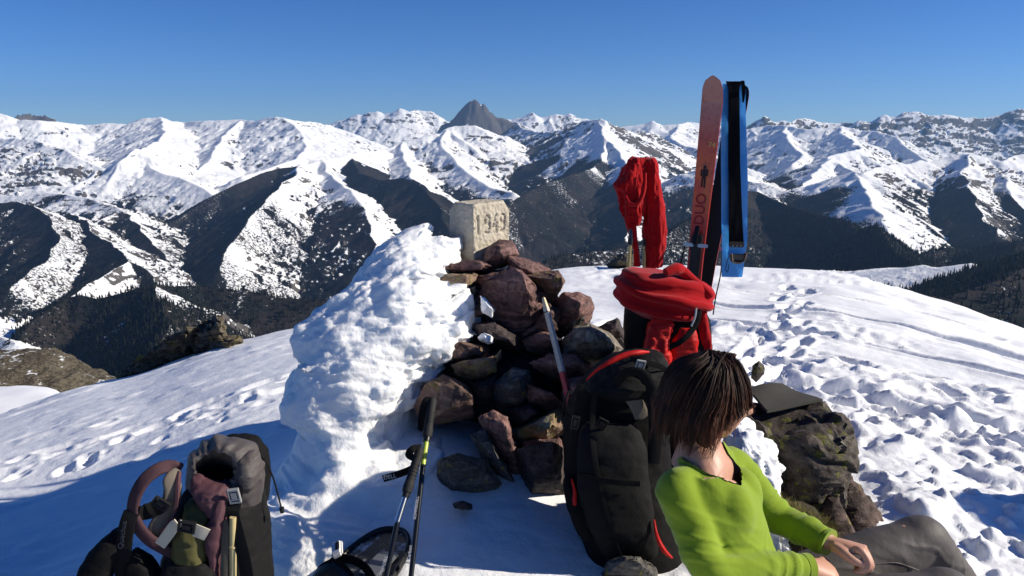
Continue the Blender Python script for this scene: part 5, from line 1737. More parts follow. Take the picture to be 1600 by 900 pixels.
hd = hood()
part_loft(lp, 'side_fold', [(706, 382, 396, 1.97, .02), (714, 374, 404, 1.965, .04), (735, 370, 409, 1.96, .05), (755, 372, 405, 1.955, .045), (770, 380, 394, 1.955, .02)], GREY_NYLON, 40, 40, .010, 921, 14)
part_loft(lp, 'purple_collar', [(742, 304, 312, 1.93, .008), (748, 300, 322, 1.925, .016), (754, 298, 352, 1.92, .022), (762, 298, 358, 1.915, .03), (772, 306, 356, 1.91, .034), (786, 318, 352, 1.905, .032), (800, 330, 350, 1.90, .028), (812, 334, 348, 1.90, .016)], PURPLE_NYLON, 60, 60, .010, 923, 16)
part_loft(lp, 'purple_side', [(752, 345, 357, 1.93, .015), (775, 342, 358, 1.90, .025), (800, 336, 354, 1.89, .03), (820, 326, 352, 1.88, .03), (850, 324, 348, 1.875, .03), (880, 328, 344, 1.875, .028), (940, 330, 346, 1.875, .025)], PURPLE_NYLON, 60, 40, .008, 925, 14)
part_loft(lp, 'olive_panel', [(780, 296, 312, 1.93, .01), (786, 292, 326, 1.92, .025), (796, 290, 334, 1.91, .04), (812, 288, 335, 1.90, .045), (835, 272, 330, 1.89, .045), (860, 268, 326, 1.885, .045), (890, 266, 328, 1.885, .04), (940, 266, 330, 1.885, .04)], OLIVE_NYLON, 70, 60, .012, 927, 13)
# shoulder straps: the near one stands up in a loop
loop = [(282, 731, 1.95), (266, 728, 1.93), (246, 734, 1.90), (226, 750, 1.88), (212, 774, 1.87), (208, 800, 1.865), (214, 820, 1.86), (232, 842, 1.86), (254, 856, 1.865), (276, 868, 1.87), (300, 880, 1.88)]
sl = link('shoulder_strap', vf_mesh('shoulder_strap', [sweep_mesh('s', spline([lq(*q) for q in loop], 90), np.interp(np.linspace(0, 1, 90), [0, .15, .6, 1], [.014, .017, .018, .014]), .008, (-.3, -1, .3), 14, .6)]), fabric('dark_purple_strap', (.060, .030, .036), wstr=.5), lp)
pad = [(276, 734, 1.935), (268, 748, 1.915), (270, 764, 1.905), (266, 786, 1.90), (256, 808, 1.895), (244, 828, 1.885), (236, 840, 1.88)]
link('strap_padding', vf_mesh('strap_padding', [sweep_mesh('s', spline([lq(*q) for q in pad], 60), np.interp(np.linspace(0, 1, 60), [0, .2, .8, 1], [.010, .022, .024, .014]), .010, (.5, -1, .3), 14, .6)]), MESH_GREY, lp)
strap('strap_edge', [lq(*q) for q in ((280, 737, 1.93), (278, 760, 1.90), (276, 790, 1.888), (266, 814, 1.88), (254, 832, 1.874))], .010, PURPLE_NYLON, lp, .012)
ls = strap('load_strap', [lq(*q) for q in ((206, 800, 1.86), (199, 820, 1.85), (194, 850, 1.845), (192, 890, 1.84), (192, 930, 1.84))], .040, BLACK_WEB, lp, .012)
text_mesh('lettering', 'Quechua', .020, plain('grey_print', (.07, .07, .075), .5), lp, frame(lq(191, 836, 1.834), (.10, 0, 1), (-.15, -1, .25)))
part_loft(lp, 'hip_belt', [(828, 176, 196, 1.88, .02), (842, 160, 198, 1.87, .035), (862, 140, 196, 1.86, .04), (885, 128, 182, 1.85, .04), (915, 120, 170, 1.84, .04), (940, 118, 160, 1.84, .02)], BLACK_NYLON, 50, 40, .008, 931, 12)
part_loft(lp, 'strap_base', [(862, 206, 216, 1.86, .02), (880, 200, 236, 1.86, .035), (910, 196, 260, 1.86, .04), (945, 192, 270, 1.86, .03)], BLACK_NYLON, 40, 40, .010, 933, 12)
strap('sternum_strap', [lq(*q) for q in ((216, 803, 1.86), (226, 800, 1.875), (240, 796, 1.885), (252, 788, 1.885))], .045, BLACK_WEB, lp, .006)
buckle('strap_adjuster', lq(251, 787, 1.872), (.045, .03, .008), (.2, .7, .2), BLACK_PLASTIC, lp)
# webbing and buckles over the front
cs = strap('cream_strap', [lq(*q) for q in ((250, 852, 1.85), (262, 836, 1.845), (272, 822, 1.843), (278, 818, 1.843))], .030, CREAM_WEB, lp, .004)
strap('cream_strap', [lq(*q) for q in ((304, 828, 1.835), (314, 832, 1.835), (324, 836, 1.838))], .036, CREAM_WEB, lp, .004, 12)
buckle('strap_buckle', lq(292, 823, 1.832), (.045, .034, .012), (.2, .25, .05), BLACK_PLASTIC, lp)
link('strap_keeper', box_mesh('strap_keeper', lq(281, 821, 1.832), (.008, .006, .036), (.2, .35, 0), .002), CREAM_WEB, lp)
strap('side_strap', [lq(*q) for q in ((370, 762, 1.905), (366, 790, 1.885), (364, 804, 1.872), (372, 836, 1.862), (382, 876, 1.858), (390, 930, 1.86))], .036, BLACK_WEB, lp, .004)
buckle('strap_buckle', lq(366, 775, 1.883), (.030, .045, .010), (.2, -.1, .1), GREY_PLASTIC, lp)
strap('grey_side_strap', [lq(*q) for q in ((354, 812, 1.872), (352, 850, 1.862), (350, 900, 1.858), (348, 940, 1.858))], .020, fabric('khaki_webbing', (.10, .09, .065)), lp, .006)
part_loft(lp, 'lower_pocket', [(872, 268, 300, 1.86, .01), (880, 264, 322, 1.855, .025), (895, 250, 336, 1.85, .035), (930, 240, 345, 1.85, .04), (950, 250, 340, 1.85, .02)], DARK_NYLON, 40, 50, .008, 935, 12)
tube('hood_cord', [lq(*q) for q in ((408, 712, 2.06), (418, 726, 2.05), (428, 750, 2.04), (435, 776, 2.03), (440, 795, 2.03))], .0025, BLACK_WEB, lp, 30, 8)
tube('cord_lock', [lq(440, 793, 2.03), lq(441, 801, 2.03)], [.007, .006], BLACK_PLASTIC, lp, 4, 10)
# a bamboo stick held behind the side strap
bam = plain('bamboo', (0.52, 0.42, 0.20), .45, var=.2)
bs_ = empty('bamboo_stick', P(362, 960, 1.86), 'pale bamboo stick held beside the open rucksack behind its black strap', 'stick')
tube('cane', [P(364, 808, 1.865) - bs_.location, P(364, 960, 1.865) - bs_.location], [.0085, .0095], bam, bs_, 20, 12)
for yy in (852, 905):
    tube('node_ring', [P(364, yy, 1.865) - bs_.location, P(364, yy + 3, 1.865) - bs_.location], [.0108, .0108], bam, bs_, 3, 12)
# ------------------------------------------------------------------ mossy boulder with the foam pad, grass, far outcrop
MOSSY = rock_material('mossy_boulder_stone', (0.075, 0.060, 0.050), (0.028, 0.022, 0.020), lichen=.22, lich_col=(.16, .16, .03), pale=.25, pale_col=(.24, .22, .17))
BROWN = rock_material('brown_boulder_stone', (0.10, 0.065, 0.052), (0.035, 0.025, 0.022), lichen=.15)


def rough_block(name, rows, mat, parent, amp, seed, NR=90, NA=100):
    def d(V):
        return amp * (1.0 * fbm3(V, 4.5, 2, seed) + .9 * np.round(2.2 * fbm3(V * np.array([1, 1, .6]), 6, 2, seed + 3)) / 2.2 + .35 * fbm3(V * np.array([1, 1, 1.6]), 14, 3, seed + 4, mode='ridge') + .15 * fbm3(V, 42, 3, seed + 6, mode='ridge'))
    me = outline_loft(name, rows, NR, NA, d, .62, .75)
    me.transform(Matrix.Translation(-parent.location))
    me.set_sharp_from_angle(angle=math.radians(38))
    return link(name, me, mat, parent)


bo = empty('boulder', P(1280, 835, 2.75), 'dark mossy boulder in the snow right of the woman, carrying the foam pad', 'boulder')
rough_block('upper_rock', [(638, 1190, 1262, 3.0, .08), (642, 1172, 1280, 2.98, .14), (650, 1152, 1293, 2.95, .20), (660, 1166, 1302, 2.92, .24), (675, 1184, 1309, 2.90, .25), (690, 1196, 1306, 2.88, .25), (705, 1206, 1300, 2.86, .24), (720, 1208, 1297, 2.84, .23), (740, 1206, 1296, 2.82, .22), (765, 1206, 1296, 2.80, .21), (790, 1212, 1300, 2.78, .20), (815, 1220, 1300, 2.76, .19), (850, 1230, 1300, 2.74, .18)], MOSSY, bo, .042, 951)
rough_block('lower_rock', [(716, 1276, 1300, 2.90, .06), (730, 1268, 1312, 2.88, .11), (745, 1262, 1322, 2.85, .13), (765, 1260, 1334, 2.82, .15), (785, 1262, 1350, 2.80, .16), (805, 1266, 1357, 2.78, .16), (825, 1270, 1360, 2.76, .16), (860, 1276, 1362, 2.74, .15)], BROWN, bo, .036, 957)
rough_block('brown_wedge', [(778, 1294, 1306, 2.60, .03), (792, 1288, 1314, 2.58, .05), (808, 1286, 1322, 2.56, .06), (828, 1286, 1330, 2.54, .07), (860, 1290, 1340, 2.52, .07)], BROWN, bo, .014, 961, 60, 60)
# foam sit pad
pm = NT('ribbed_black_foam')
ch = pm.node('ShaderNodeTexChecker')
pm.put(ch.inputs['Vector'], pm.scaled((1, 1, .02), rot=(0, 0, .6)))
ch.inputs['Scale'].default_value = 210
nz = pm.noise(26, 4, .6)
pm.set(pm.mix(nz, (0.045, 0.043, 0.037), (0.07, 0.066, 0.056)), .85, pm.bump(ch.outputs['Fac'], .5, .003), spec=.2)
A_, B_, C_, D_ = P(1166, 610, 3.12), P(1222, 601, 3.20), P(1285, 628, 3.03), P(1199, 641, 2.88)
zb = (A_.z + B_.z + C_.z + D_.z) / 4
g = np.zeros((24, 24, 3))
for i in range(24):
    for j in range(24):
        s, t = i / 23, j / 23
        q = (A_ * (1 - s) + D_ * s) * (1 - t) + (B_ * (1 - s) + C_ * s) * t
        g[i, j] = (q.x, q.y, q.z + .010 * math.sin(math.pi * t) * math.sin(math.pi * (.2 + .8 * s)) + .006 * math.sin(5 * s + 3 * t))
sp_ = sheet('foam_pad', g - np.array(P(1220, 622, 3.05)), .012, pm.mat)
sp_.location = P(1220, 622, 3.05)
tag(sp_, 'thin black foam sit pad lying on the mossy boulder', 'foam pad')
# small mossy stone peeping out of the snow behind the woman's head
traced_rock('stone', [(1176, 572), (1186, 564), (1194, 572), (1193, 584), (1182, 596), (1174, 590)], 3.45, .12, MOSSY, 971, (0, .2), .6, 'small mossy stone poking out of the snow behind the foam pad')

traced_rock('stone', [(940, 905), (950, 880), (972, 868), (1000, 872), (1024, 888), (1030, 912)], 2.36, .2, SLATE, 973, (0, .3), .6, 'speckled grey stone under the foot of the black rucksack')

# snow lodged between the woman and the boulder
def snow_wedge(V):
    return .03 * fbm3(V, 9, 3, 981, mode='billow') + .012 * fbm3(V, 30, 2, 985, mode='billow')


me = outline_loft('snow_wedge', [(660, 1140, 1160, 2.72, .05), (672, 1136, 1182, 2.70, .10), (688, 1136, 1196, 2.68, .13), (702, 1136, 1208, 2.66, .15), (716, 1140, 1214, 2.64, .16), (735, 1150, 1208, 2.62, .17), (760, 1165, 1206, 2.60, .18), (800, 1170, 1212, 2.58, .18), (860, 1175, 1240, 2.54, .18)], 90, 90, snow_wedge, .8, .9)
_wc = P(1180, 860, 2.54)
me.transform(Matrix.Translation(-_wc))
sw = link('snow_heap', me, SNOW)
sw.location = _wc
tag(sw, 'heap of bright snow between the woman and the mossy boulder', 'snow heap')

# dry grass tuft
def grass_tuft(name, centre, n, spread, hgt, seed, label):
    rs = rnd_state(seed)
    V, F = [], []
    for k in range(n):
        bx, by = rs.normal(0, spread[0]), rs.normal(0, spread[1])
        h = hgt * rs.uniform(.5, 1.2)
        az, lean = rs.uniform(0, 6.28), rs.uniform(.1, .9)
        dx, dy = math.cos(az) * lean * h, math.sin(az) * lean * h
        w = .0016
        px, py = -math.sin(az) * w, math.cos(az) * w
        b = len(V)
        for t in (0, .4, .75, 1):
            ww = (1 - t * .85)
            x, y, z = bx + dx * t * t, by + dy * t * t, h * (t - .35 * lean * t * t) - .02 * (abs(bx) / spread[0])
            V += [(x - px * ww, y - py * ww, z), (x + px * ww, y + py * ww, z)]
        for t in range(3):
            F.append((b + 2 * t, b + 2 * t + 1, b + 2 * t + 3, b + 2 * t + 2))
    me = bpy.data.meshes.new(name)
    me.from_pydata(V, [], F)
    o = link(name, me, GRASS)
    o.location = centre
    o['kind'] = 'stuff'
    o['label'] = label
    return o


gm = NT('dry_alpine_grass')
gr = gm.noise(30, 3, .6)
gm.set(gm.mix(gm.ramp(gr, .35, .65), (0.10, 0.115, 0.025), (0.26, 0.20, 0.07)), .7, spec=.2)
GRASS = gm.mat
mound = empty('earth_mound', P(1245, 850, 2.52), 'small dark earth mound under the grass beside the boulder', 'earth mound')
rough_block('soil', [(792, 1226, 1256, 2.56, .05), (802, 1214, 1276, 2.55, .09), (820, 1206, 1296, 2.53, .11), (860, 1200, 1310, 2.50, .13), (900, 1200, 1320, 2.48, .13)], plain('dark_soil', (.035, .028, .016), .95, grain=60, gstr=.6, gdist=.01, var=.3), mound, .012, 991, 40, 50)
for k, (x, y, Y, s) in enumerate(((1232, 800, 2.50, .03), (1252, 808, 2.48, .03), (1272, 820, 2.46, .03), (1226, 822, 2.46, .03), (1255, 830, 2.44, .03), (1290, 826, 2.46, .02), (1218, 792, 2.56, .02))):
    grass_tuft('grass', P(x, y, Y), 330, (s, s), .05, 995 + k, 'dry green and straw grass beside the mossy boulder')
gp = P(1572, 716, 3.35)
gp.z = ground_z(gp.x, gp.y) + .02
grass_tuft('grass', gp, 90, (.05, .02), .03, 1010, 'few straw blades melting out of the snow at the right')

# rock outcrop beyond the left shoulder of the summit
OUT = rock_material('outcrop_stone', (0.11, 0.09, 0.065), (0.04, 0.034, 0.026), lichen=.25, lich_col=(.22, .19, .06), scale=.5)
for k, (poly, Y, th, pk, lab) in enumerate([
    ([(176, 606), (200, 574), (232, 552), (268, 538), (300, 518), (318, 506), (330, 512), (326, 545), (290, 566), (230, 592)], 8.6, .8, (.2, .5), 'long dark rock outcrop rising beyond the left snow edge'),
    ([(300, 530), (318, 508), (338, 496), (346, 498), (350, 514), (348, 534), (330, 550), (306, 552)], 8.3, .7, (.4, .3), 'pointed sunlit tip of the rock outcrop beyond the left snow edge'),
    ([(330, 534), (352, 530), (372, 526), (378, 534), (362, 546), (334, 550)], 8.1, .5, (.3, .4), 'low lichened rock at the right end of the outcrop')]):
    traced_rock('outcrop_rock', poly, Y, th, OUT, 1020 + k, pk, .5, lab, 'rocks of the outcrop', cat='rock', rough=.045, cell=.05)
# distant rock showing over the crest beside the ski poles
traced_rock('outcrop_rock', [(950, 414), (962, 402), (976, 396), (990, 398), (990, 420), (955, 420)], 12.5, .6, OUT, 1030, (.2, .3), .5, 'small brown rock on the far crest behind the ski poles', None, cat='rock', rough=.03, cell=.05)

# rocky knoll under the summit on the left, with a snow shelf at its foot
km = NT('knoll_rock_and_snow')
kg = km.node('ShaderNodeNewGeometry')
ks = km.node('ShaderNodeSeparateXYZ')
km.put(ks.inputs[0], kg.outputs['Normal'])
k1, k2 = km.noise(.35, 6, .65, kg.outputs['Position']), km.noise(1.6, 5, .7, kg.outputs['Position'])
kc = km.mix(km.ramp(k2, .35, .65), (0.055, 0.047, 0.036), (0.17, 0.145, 0.105))
kf = km.ramp(km.math('ADD', km.math('MULTIPLY', ks.outputs[2], .35), k1), .93, .99)
km.set(km.mix(kf, kc, (0.85, 0.86, 0.88)), .9, km.bump(km.math('ADD', k1, k2), .8, .8), spec=.1)


def knoll_noise(V):
    return 1.3 * fbm3(V, .10, 4, 1051, mode='ridge') + .5 * fbm3(V, .5, 3, 1055)


me = outline_loft('rocky_knoll', [(556, 14, 40, 150, 3), (559, -10, 60, 149, 6), (566, -60, 74, 147, 10), (576, -120, 88, 145, 13), (588, -180, 104, 143, 16), (600, -230, 122, 141, 18), (612, -260, 140, 139, 20), (640, -300, 180, 136, 24), (700, -340, 240, 132, 26)], 110, 170, knoll_noise, .9, .9)
tag(link('rocky_knoll', me, km.mat), kind='structure')
me = outline_loft('snow_shelf', [(628, -120, 50, 104, 2), (632, -160, 62, 103, 7), (645, -220, 70, 101, 12), (700, -260, 110, 97, 16)], 30, 60, lambda V: .5 * fbm3(V, .15, 3, 1061), .9, .9)
tag(link('snow_shelf', me, SNOW), kind='structure')

# added snow mound, out of view on the right, to cast a shadow
def mound_noise(V):
    return .10 * fbm3(V, 2.2, 3, 1041) + .02 * fbm3(V, 9, 3, 1045, mode='billow')


sb = NR_ = None
n, m = 60, 40
a = np.linspace(0, 2 * math.pi, n, endpoint=False)
V = []
for i in range(m):
    t = i / (m - 1)
    r = math.cos(t * math.pi / 2) ** .6
    for j in range(n):
        V.append((3.62 + .36 * r * math.cos(a[j]), 2.72 + .40 * r * math.sin(a[j]), -1.62 + 1.15 * math.sin(t * math.pi / 2)))
V = np.array(V)
V[:, :2] += .07 * np.stack([fbm3(V, 2.5, 3, 1043), fbm3(V, 2.5, 3, 1047)], -1)
i = np.arange(m - 1)[:, None] * n
j = np.arange(n)[None, :]
j2 = (j + 1) % n
F = np.stack([i + j, i + j2, i + n + j2, i + n + j], -1).reshape(-1, 4)
tag(link('shadow_mound', mesh_from_arrays('shadow_mound', V, F), SNOW), kind='structure')
# ------------------------------------------------------------------ the woman sitting against the black rucksack
def voxel(name, parts, size, smooth=6, ratio=1.0):
    """join closed pieces and re-skin them as one continuous surface"""
    me = vf_mesh(name, parts)
    o = bpy.data.objects.new(name, me)
    COL.objects.link(o)
    r = o.modifiers.new('r', 'REMESH')
    r.mode = 'VOXEL'
    r.voxel_size = size
    s = o.modifiers.new('s', 'SMOOTH')
    s.factor = .5
    s.iterations = smooth
    if ratio < 1:
        d = o.modifiers.new('d', 'DECIMATE')
        d.ratio = ratio
    dg = bpy.context.evaluated_depsgraph_get()
    out = bpy.data.meshes.new_from_object(o.evaluated_get(dg))
    bpy.data.objects.remove(o)
    out.polygons.foreach_set('use_smooth', np.ones(len(out.polygons), dtype=bool))
    return out


def sw(pts, rx, ry=None, up=(0, 0, 1), n=40, na=28):
    path = spline(pts, n)
    k = np.linspace(0, 1, len(rx))
    rx = np.interp(np.linspace(0, 1, n), k, rx)
    ry = rx if ry is None else np.interp(np.linspace(0, 1, n), k, ry)
    return sweep_mesh('w', path, rx, ry, up, na)


def ball(c, r, up=None):
    a = np.linspace(0, math.pi, 14)
    V = [(c[0] + r[0] * math.sin(t) * math.cos(p), c[1] + r[1] * math.sin(t) * math.sin(p), c[2] + r[2] * math.cos(t)) for t in a[1:-1] for p in np.linspace(0, 2 * math.pi, 20, endpoint=False)]
    F = []
    for i in range(11):
        for j in range(20):
            F.append((i * 20 + j, i * 20 + (j + 1) % 20, (i + 1) * 20 + (j + 1) % 20, (i + 1) * 20 + j))
    return np.array(V), F, [list(range(20)), [220 + k for k in range(20)]]


WF = Vector((.86, -.42, .10)).normalized()            # where the chest looks
WS = Vector((.44, .90, 0)).normalized()               # right shoulder -> left shoulder
neck = P(1088, 700, 2.08)
pelvis = P(1190, 985, 2.0)
shR, shL = P(1058, 768, 1.96), P(1146, 728, 2.18)
shM = (shR + shL) / 2
chest = P(1116, 800, 2.03)
waist = P(1152, 890, 2.0)
up_f = tuple(WF)
tw = [tuple(q) for q in (pelvis, waist, chest, shM + Vector((0, 0, -.03)), shM + Vector((0, 0, .035)), neck + Vector((-.012, 0, .012)))]
elR, wrR = P(1112, 890, 1.84), P(1268, 888, 1.92)
elL, wrL = P(1214, 806, 2.17), P(1296, 848, 2.03)
hipL, knL, anL = P(1232, 930, 2.10), P(1442, 843, 2.20), P(1560, 1010, 2.25)
hipR, knR, anR = P(1200, 985, 1.92), P(1480, 930, 1.95), P(1570, 1090, 2.0)

person = empty('person', (pelvis.x, pelvis.y, ground_z(pelvis.x, pelvis.y)), 'woman in lime green sweater and grey trousers sitting with her face turned away', 'person')


def wp(me, name, mat, par=person):
    me.transform(Matrix.Translation(-person.location))
    return link(name, me, mat, par)


skin_m = NT('skin')
sn_ = skin_m.noise(60, 4, .6)
skin_m.set(skin_m.mix(sn_, (0.46, 0.235, 0.155), (0.54, 0.29, 0.20)), .48, skin_m.bump(skin_m.noise(350, 3, .6), .12, .001), spec=.4)
skin_m.put(skin_m.bsdf.inputs['Subsurface Weight'], .25)
skin_m.bsdf.inputs['Subsurface Radius'].default_value = (1.0, .35, .2)
skin_m.bsdf.inputs['Subsurface Scale'].default_value = .01
SKIN = skin_m.mat

# --- head (face looks right and away from us)
HF = Vector((.985, .0, -.16)).normalized()
HU = Vector((.08, .0, 1.0))
HU = (HU - HF * HU.dot(HF)).normalized()
HR = HF.cross(HU)                                     # her right-hand side, towards the camera
hc = P(1112, 624, 2.12)


def H(f, r, u):
    return hc + HF * f + HR * r + HU * u


def head_piece():
    nu, nv = 72, 56
    V = []
    for i in range(nv + 1):
        t = math.pi * i / nv
        for j in range(nu):
            p = 2 * math.pi * j / nu
            f, r, u = math.sin(t) * math.cos(p), math.sin(t) * math.sin(p), math.cos(t)
            x, y, z = f * .098, r * .076, u * .118
            if z < 0:                                   # narrow towards the chin
                k = 1 - .42 * (min(1, -z / .118)) ** 1.6
                y *= k
                x = x * (1 - .12 * (-z / .118)) + .016 * (-z / .118)
            if f > 0:
                g = lambda yy, zz, sy, sz: math.exp(-((y - yy) / sy) ** 2 - ((z - zz) / sz) ** 2)
                x += .026 * g(0, -.022, .011, .018) + .012 * g(0, -.002, .008, .022)
                x -= .013 * (g(.032, .008, .016, .012) + g(-.032, .008, .016, .012))
                x += .006 * g(0, .032, .05, .012)
                x += .007 * g(0, -.058, .02, .006) + .006 * g(0, -.070, .018, .006) - .004 * g(0, -.064, .024, .003)
                x += .010 * g(0, -.098, .022, .016)
            V.append(tuple(H(x, y, z)))
    F = [(i * nu + j, i * nu + (j + 1) % nu, (i + 1) * nu + (j + 1) % nu, (i + 1) * nu + j) for i in range(nv) for j in range(nu)]
    return V, F, []


def hand(wr, fd, pd, thumb_side, curl, scale=1.0):
    """wr wrist point, fd finger direction, pd palm normal (side the fingers curl to), thumb_side unit vector"""
    fd, pd, ts = Vector(fd).normalized(), Vector(pd), Vector(thumb_side)
    pd = (pd - fd * pd.dot(fd)).normalized()
    ts = (ts - fd * ts.dot(fd) - pd * ts.dot(pd)).normalized()
    out = []
    k = scale
    out.append(sw([tuple(wr - fd * .03), tuple(wr), tuple(wr + fd * .045 * k), tuple(wr + fd * .085 * k)], [.027, .027, .036 * k, .037 * k], [.020, .020, .0155 * k, .012 * k], tuple(pd), 20, 20))
    for i, (o, ln, r) in enumerate(((.031, .072, .0086), (.0105, .080, .0090), (-.0105, .075, .0086), (-.031, .060, .0076))):
        base = wr + fd * (.080 - abs(o) * .16) * k + ts * o * k
        d, p = fd.copy(), base
        pts = [tuple(base - fd * .014)]
        for s, (seg, c) in enumerate(zip((.46, .31, .25), curl)):
            c = c + i * .06
            d = (d * math.cos(c) + pd * math.sin(c)).normalized()
            pd2 = None
            q = p + d * ln * k * seg
            pts.append(tuple(p))
            p = q
            # keep bending in the same plane
        # rebuild with cumulative bend
        pts = [tuple(base - fd * .016)]
        angc, p = 0.0, base
        pts.append(tuple(base))
        for seg, c in zip((.46, .31, .25), curl):
            angc += c + i * .05
            d = fd * math.cos(angc) + pd * math.sin(angc)
            p = p + d * ln * k * seg
            pts.append(tuple(p))
        out.append(sw(pts, [r * 1.1 * k, r * 1.12 * k, r * k, r * .92 * k, r * .62 * k], None, tuple(ts), 26, 12))
    b = wr + fd * .022 * k + ts * .024 * k + pd * .004
    out.append(sw([tuple(b - fd * .012), tuple(b + ts * .012 * k + fd * .012 * k + pd * .008), tuple(b + ts * .016 * k + fd * .040 * k + pd * .024), tuple(b + ts * .004 * k + fd * .068 * k + pd * .030)], [.013 * k, .0135 * k, .0108 * k, .0075 * k], None, tuple(pd), 20, 12))
    return out


fdL = (P(1352, 860, 1.985) - wrL)
parts = [head_piece(),
         sw([tuple(H(-.02, 0, -.03)), tuple(H(-.022, 0, -.09)), tuple(neck + Vector((.0, 0, .01))), tuple(neck + Vector((0, 0, -.05)))], [.054, .047, .050, .075], [.054, .048, .052, .07], up_f),
         sw(tw, [.156, .132, .150, .150, .124, .058], [.108, .098, .112, .082, .066, .056], up_f),
         sw([tuple(shR), tuple((shR + elR) / 2), tuple(elR), tuple((elR + wrR) / 2), tuple(wrR)], [.050, .043, .036, .034, .026]),
         sw([tuple(shL), tuple((shL + elL) / 2), tuple(elL), tuple((elL + wrL) / 2), tuple(wrL)], [.050, .043, .036, .034, .026]),
         sw([tuple(hipL), tuple((hipL + knL) / 2), tuple(knL), tuple((knL + anL) / 2), tuple(anL)], [.08, .07, .055, .05, .035]),
         sw([tuple(hipR), tuple((hipR + knR) / 2), tuple(knR), tuple((knR + anR) / 2), tuple(anR)], [.08, .07, .055, .05, .035])]
parts += hand(wrL, fdL, (-.10, -.35, -.95), (.15, -1, .1), (.95, 1.25, .55), 1.14)
parts += hand(wrR, (P(1330, 890, 1.98) - wrR), (.1, .5, -1), (0, .6, .8), (.5, .6, .5), .95)
body = wp(voxel('body', parts, .0036, 3, .35), 'body', SKIN)
# ear towards the camera, under the hair
me = vf_mesh('ear', [sweep_mesh('e', spline([tuple(H(-.005, .078, .02)), tuple(H(-.018, .084, .012)), tuple(H(-.018, .082, -.02)), tuple(H(-.006, .078, -.032))], 16), .006, .009, tuple(HR), 10)])
wp(me, 'ear', SKIN, person)

# --- sweater
swm = NT('lime_sweater_knit')
kn = swm.node('ShaderNodeTexWave', wave_type='BANDS', bands_direction='X')
swm.put(kn.inputs['Vector'], swm.co())
kn.inputs['Scale'].default_value = 320
kn.inputs['Distortion'].default_value = .8
lf = swm.noise(9, 4, .5)
swm.set(swm.mix(lf, (0.185, 0.265, 0.014), (0.225, 0.32, 0.022)), .85, swm.bump(swm.math('ADD', swm.noise(38, 4, .55), swm.math('MULTIPLY', kn.outputs['Fac'], .035)), .30, .006), spec=.1)
swm.put(swm.bsdf.inputs['Sheen Weight'], .2)


def folds(me, amp, seed, joints):
    n = len(me.vertices)
    co = np.empty(n * 3)
    me.vertices.foreach_get('co', co)
    co = co.reshape(-1, 3)
    no = np.empty(n * 3)
    me.vertex_normals.foreach_get('vector', no)
    no = no.reshape(-1, 3)
    d = .30 * amp * fbm3(co, 8, 3, seed)
    for c, axis, rad, wl in joints:      # creases gathered at the bends, running slantwise across the limb
        c, axis = np.array(c), np.array(axis) / np.linalg.norm(axis)
        side = np.cross(axis, [.3, -.8, .5])
        side /= np.linalg.norm(side)
        v = co - c
        r = np.linalg.norm(v, axis=1)
        s, q = v @ axis, v @ side
        w = np.stack([s / wl + q / wl * .45 + 1.1 * fbm3(co, 6, 2, seed + 3), q / wl * .22, (v @ np.cross(axis, side)) / wl * .22], -1)
        f = 1 - np.abs(vnoise3(w[:, 0], w[:, 1], w[:, 2], seed + 5)) * 2.2
        d += amp * np.exp(-(r / rad) ** 2) * (np.maximum(f, 0))
    co = co + no * d[:, None]
    me.vertices.foreach_set('co', co.ravel())
    me.update()


def inside(poly, x, y):
    c = np.zeros(len(x), dtype=bool)
    j = len(poly) - 1
    for i in range(len(poly)):
        xi, yi = poly[i]
        xj, yj = poly[j]
        c ^= ((yi > y) != (yj > y)) & (x < (xj - xi) * (y - yi) / (yj - yi + 1e-12) + xi)
        j = i
    return c


def project(co):
    x, y, z = co[:, 0], co[:, 1], co[:, 2]
    depth = y * CP - z * SP
    up = y * SP + z * CP
    return W_PX / 2 + F_PX * x / depth, H_PX / 2 - F_PX * up / depth


sweater_parts = [sw(tw, [.172, .146, .160, .158, .130, .074], [.122, .112, .130, .098, .070, .060], up_f, 60, 40),
                 sw([tuple(shR + (shM - shR) * .35), tuple(shR), tuple((shR * .55 + elR * .45)), tuple(elR), tuple((elR + wrR) / 2), tuple(wrR * .93 + elR * .07)], [.056, .058, .055, .050, .046, .040]),
                 sw([tuple(shL + (shM - shL) * .35), tuple(shL), tuple((shL * .55 + elL * .45)), tuple(elL), tuple((elL + wrL) / 2), tuple(wrL * .95 + elL * .05)], [.054, .056, .053, .048, .043, .039])]
for s in (-1, 1):
    c = chest + WF * .058 + WS * .060 * s + Vector((0, 0, .03))
    sweater_parts.append(ball(c, (.066, .066, .085)))
me = voxel('sweater', sweater_parts, .006, 26)
folds(me, .0075, 1101, [(elR, elR - shR, .13, .030), (elL, elL - shL, .12, .028), (wrR * .8 + elR * .2, wrR - elR, .10, .024), (wrL * .75 + elL * .25, wrL - elL, .09, .022), (shR, (0, 0, 1), .10, .035), (waist + WS * -.1, (.3, 0, 1), .14, .04), (shL, shL - elL, .08, .03)])
n = len(me.vertices)
co = np.empty(n * 3)
me.vertices.foreach_get('co', co)
co = co.reshape(-1, 3)
ux, uy = project(co)
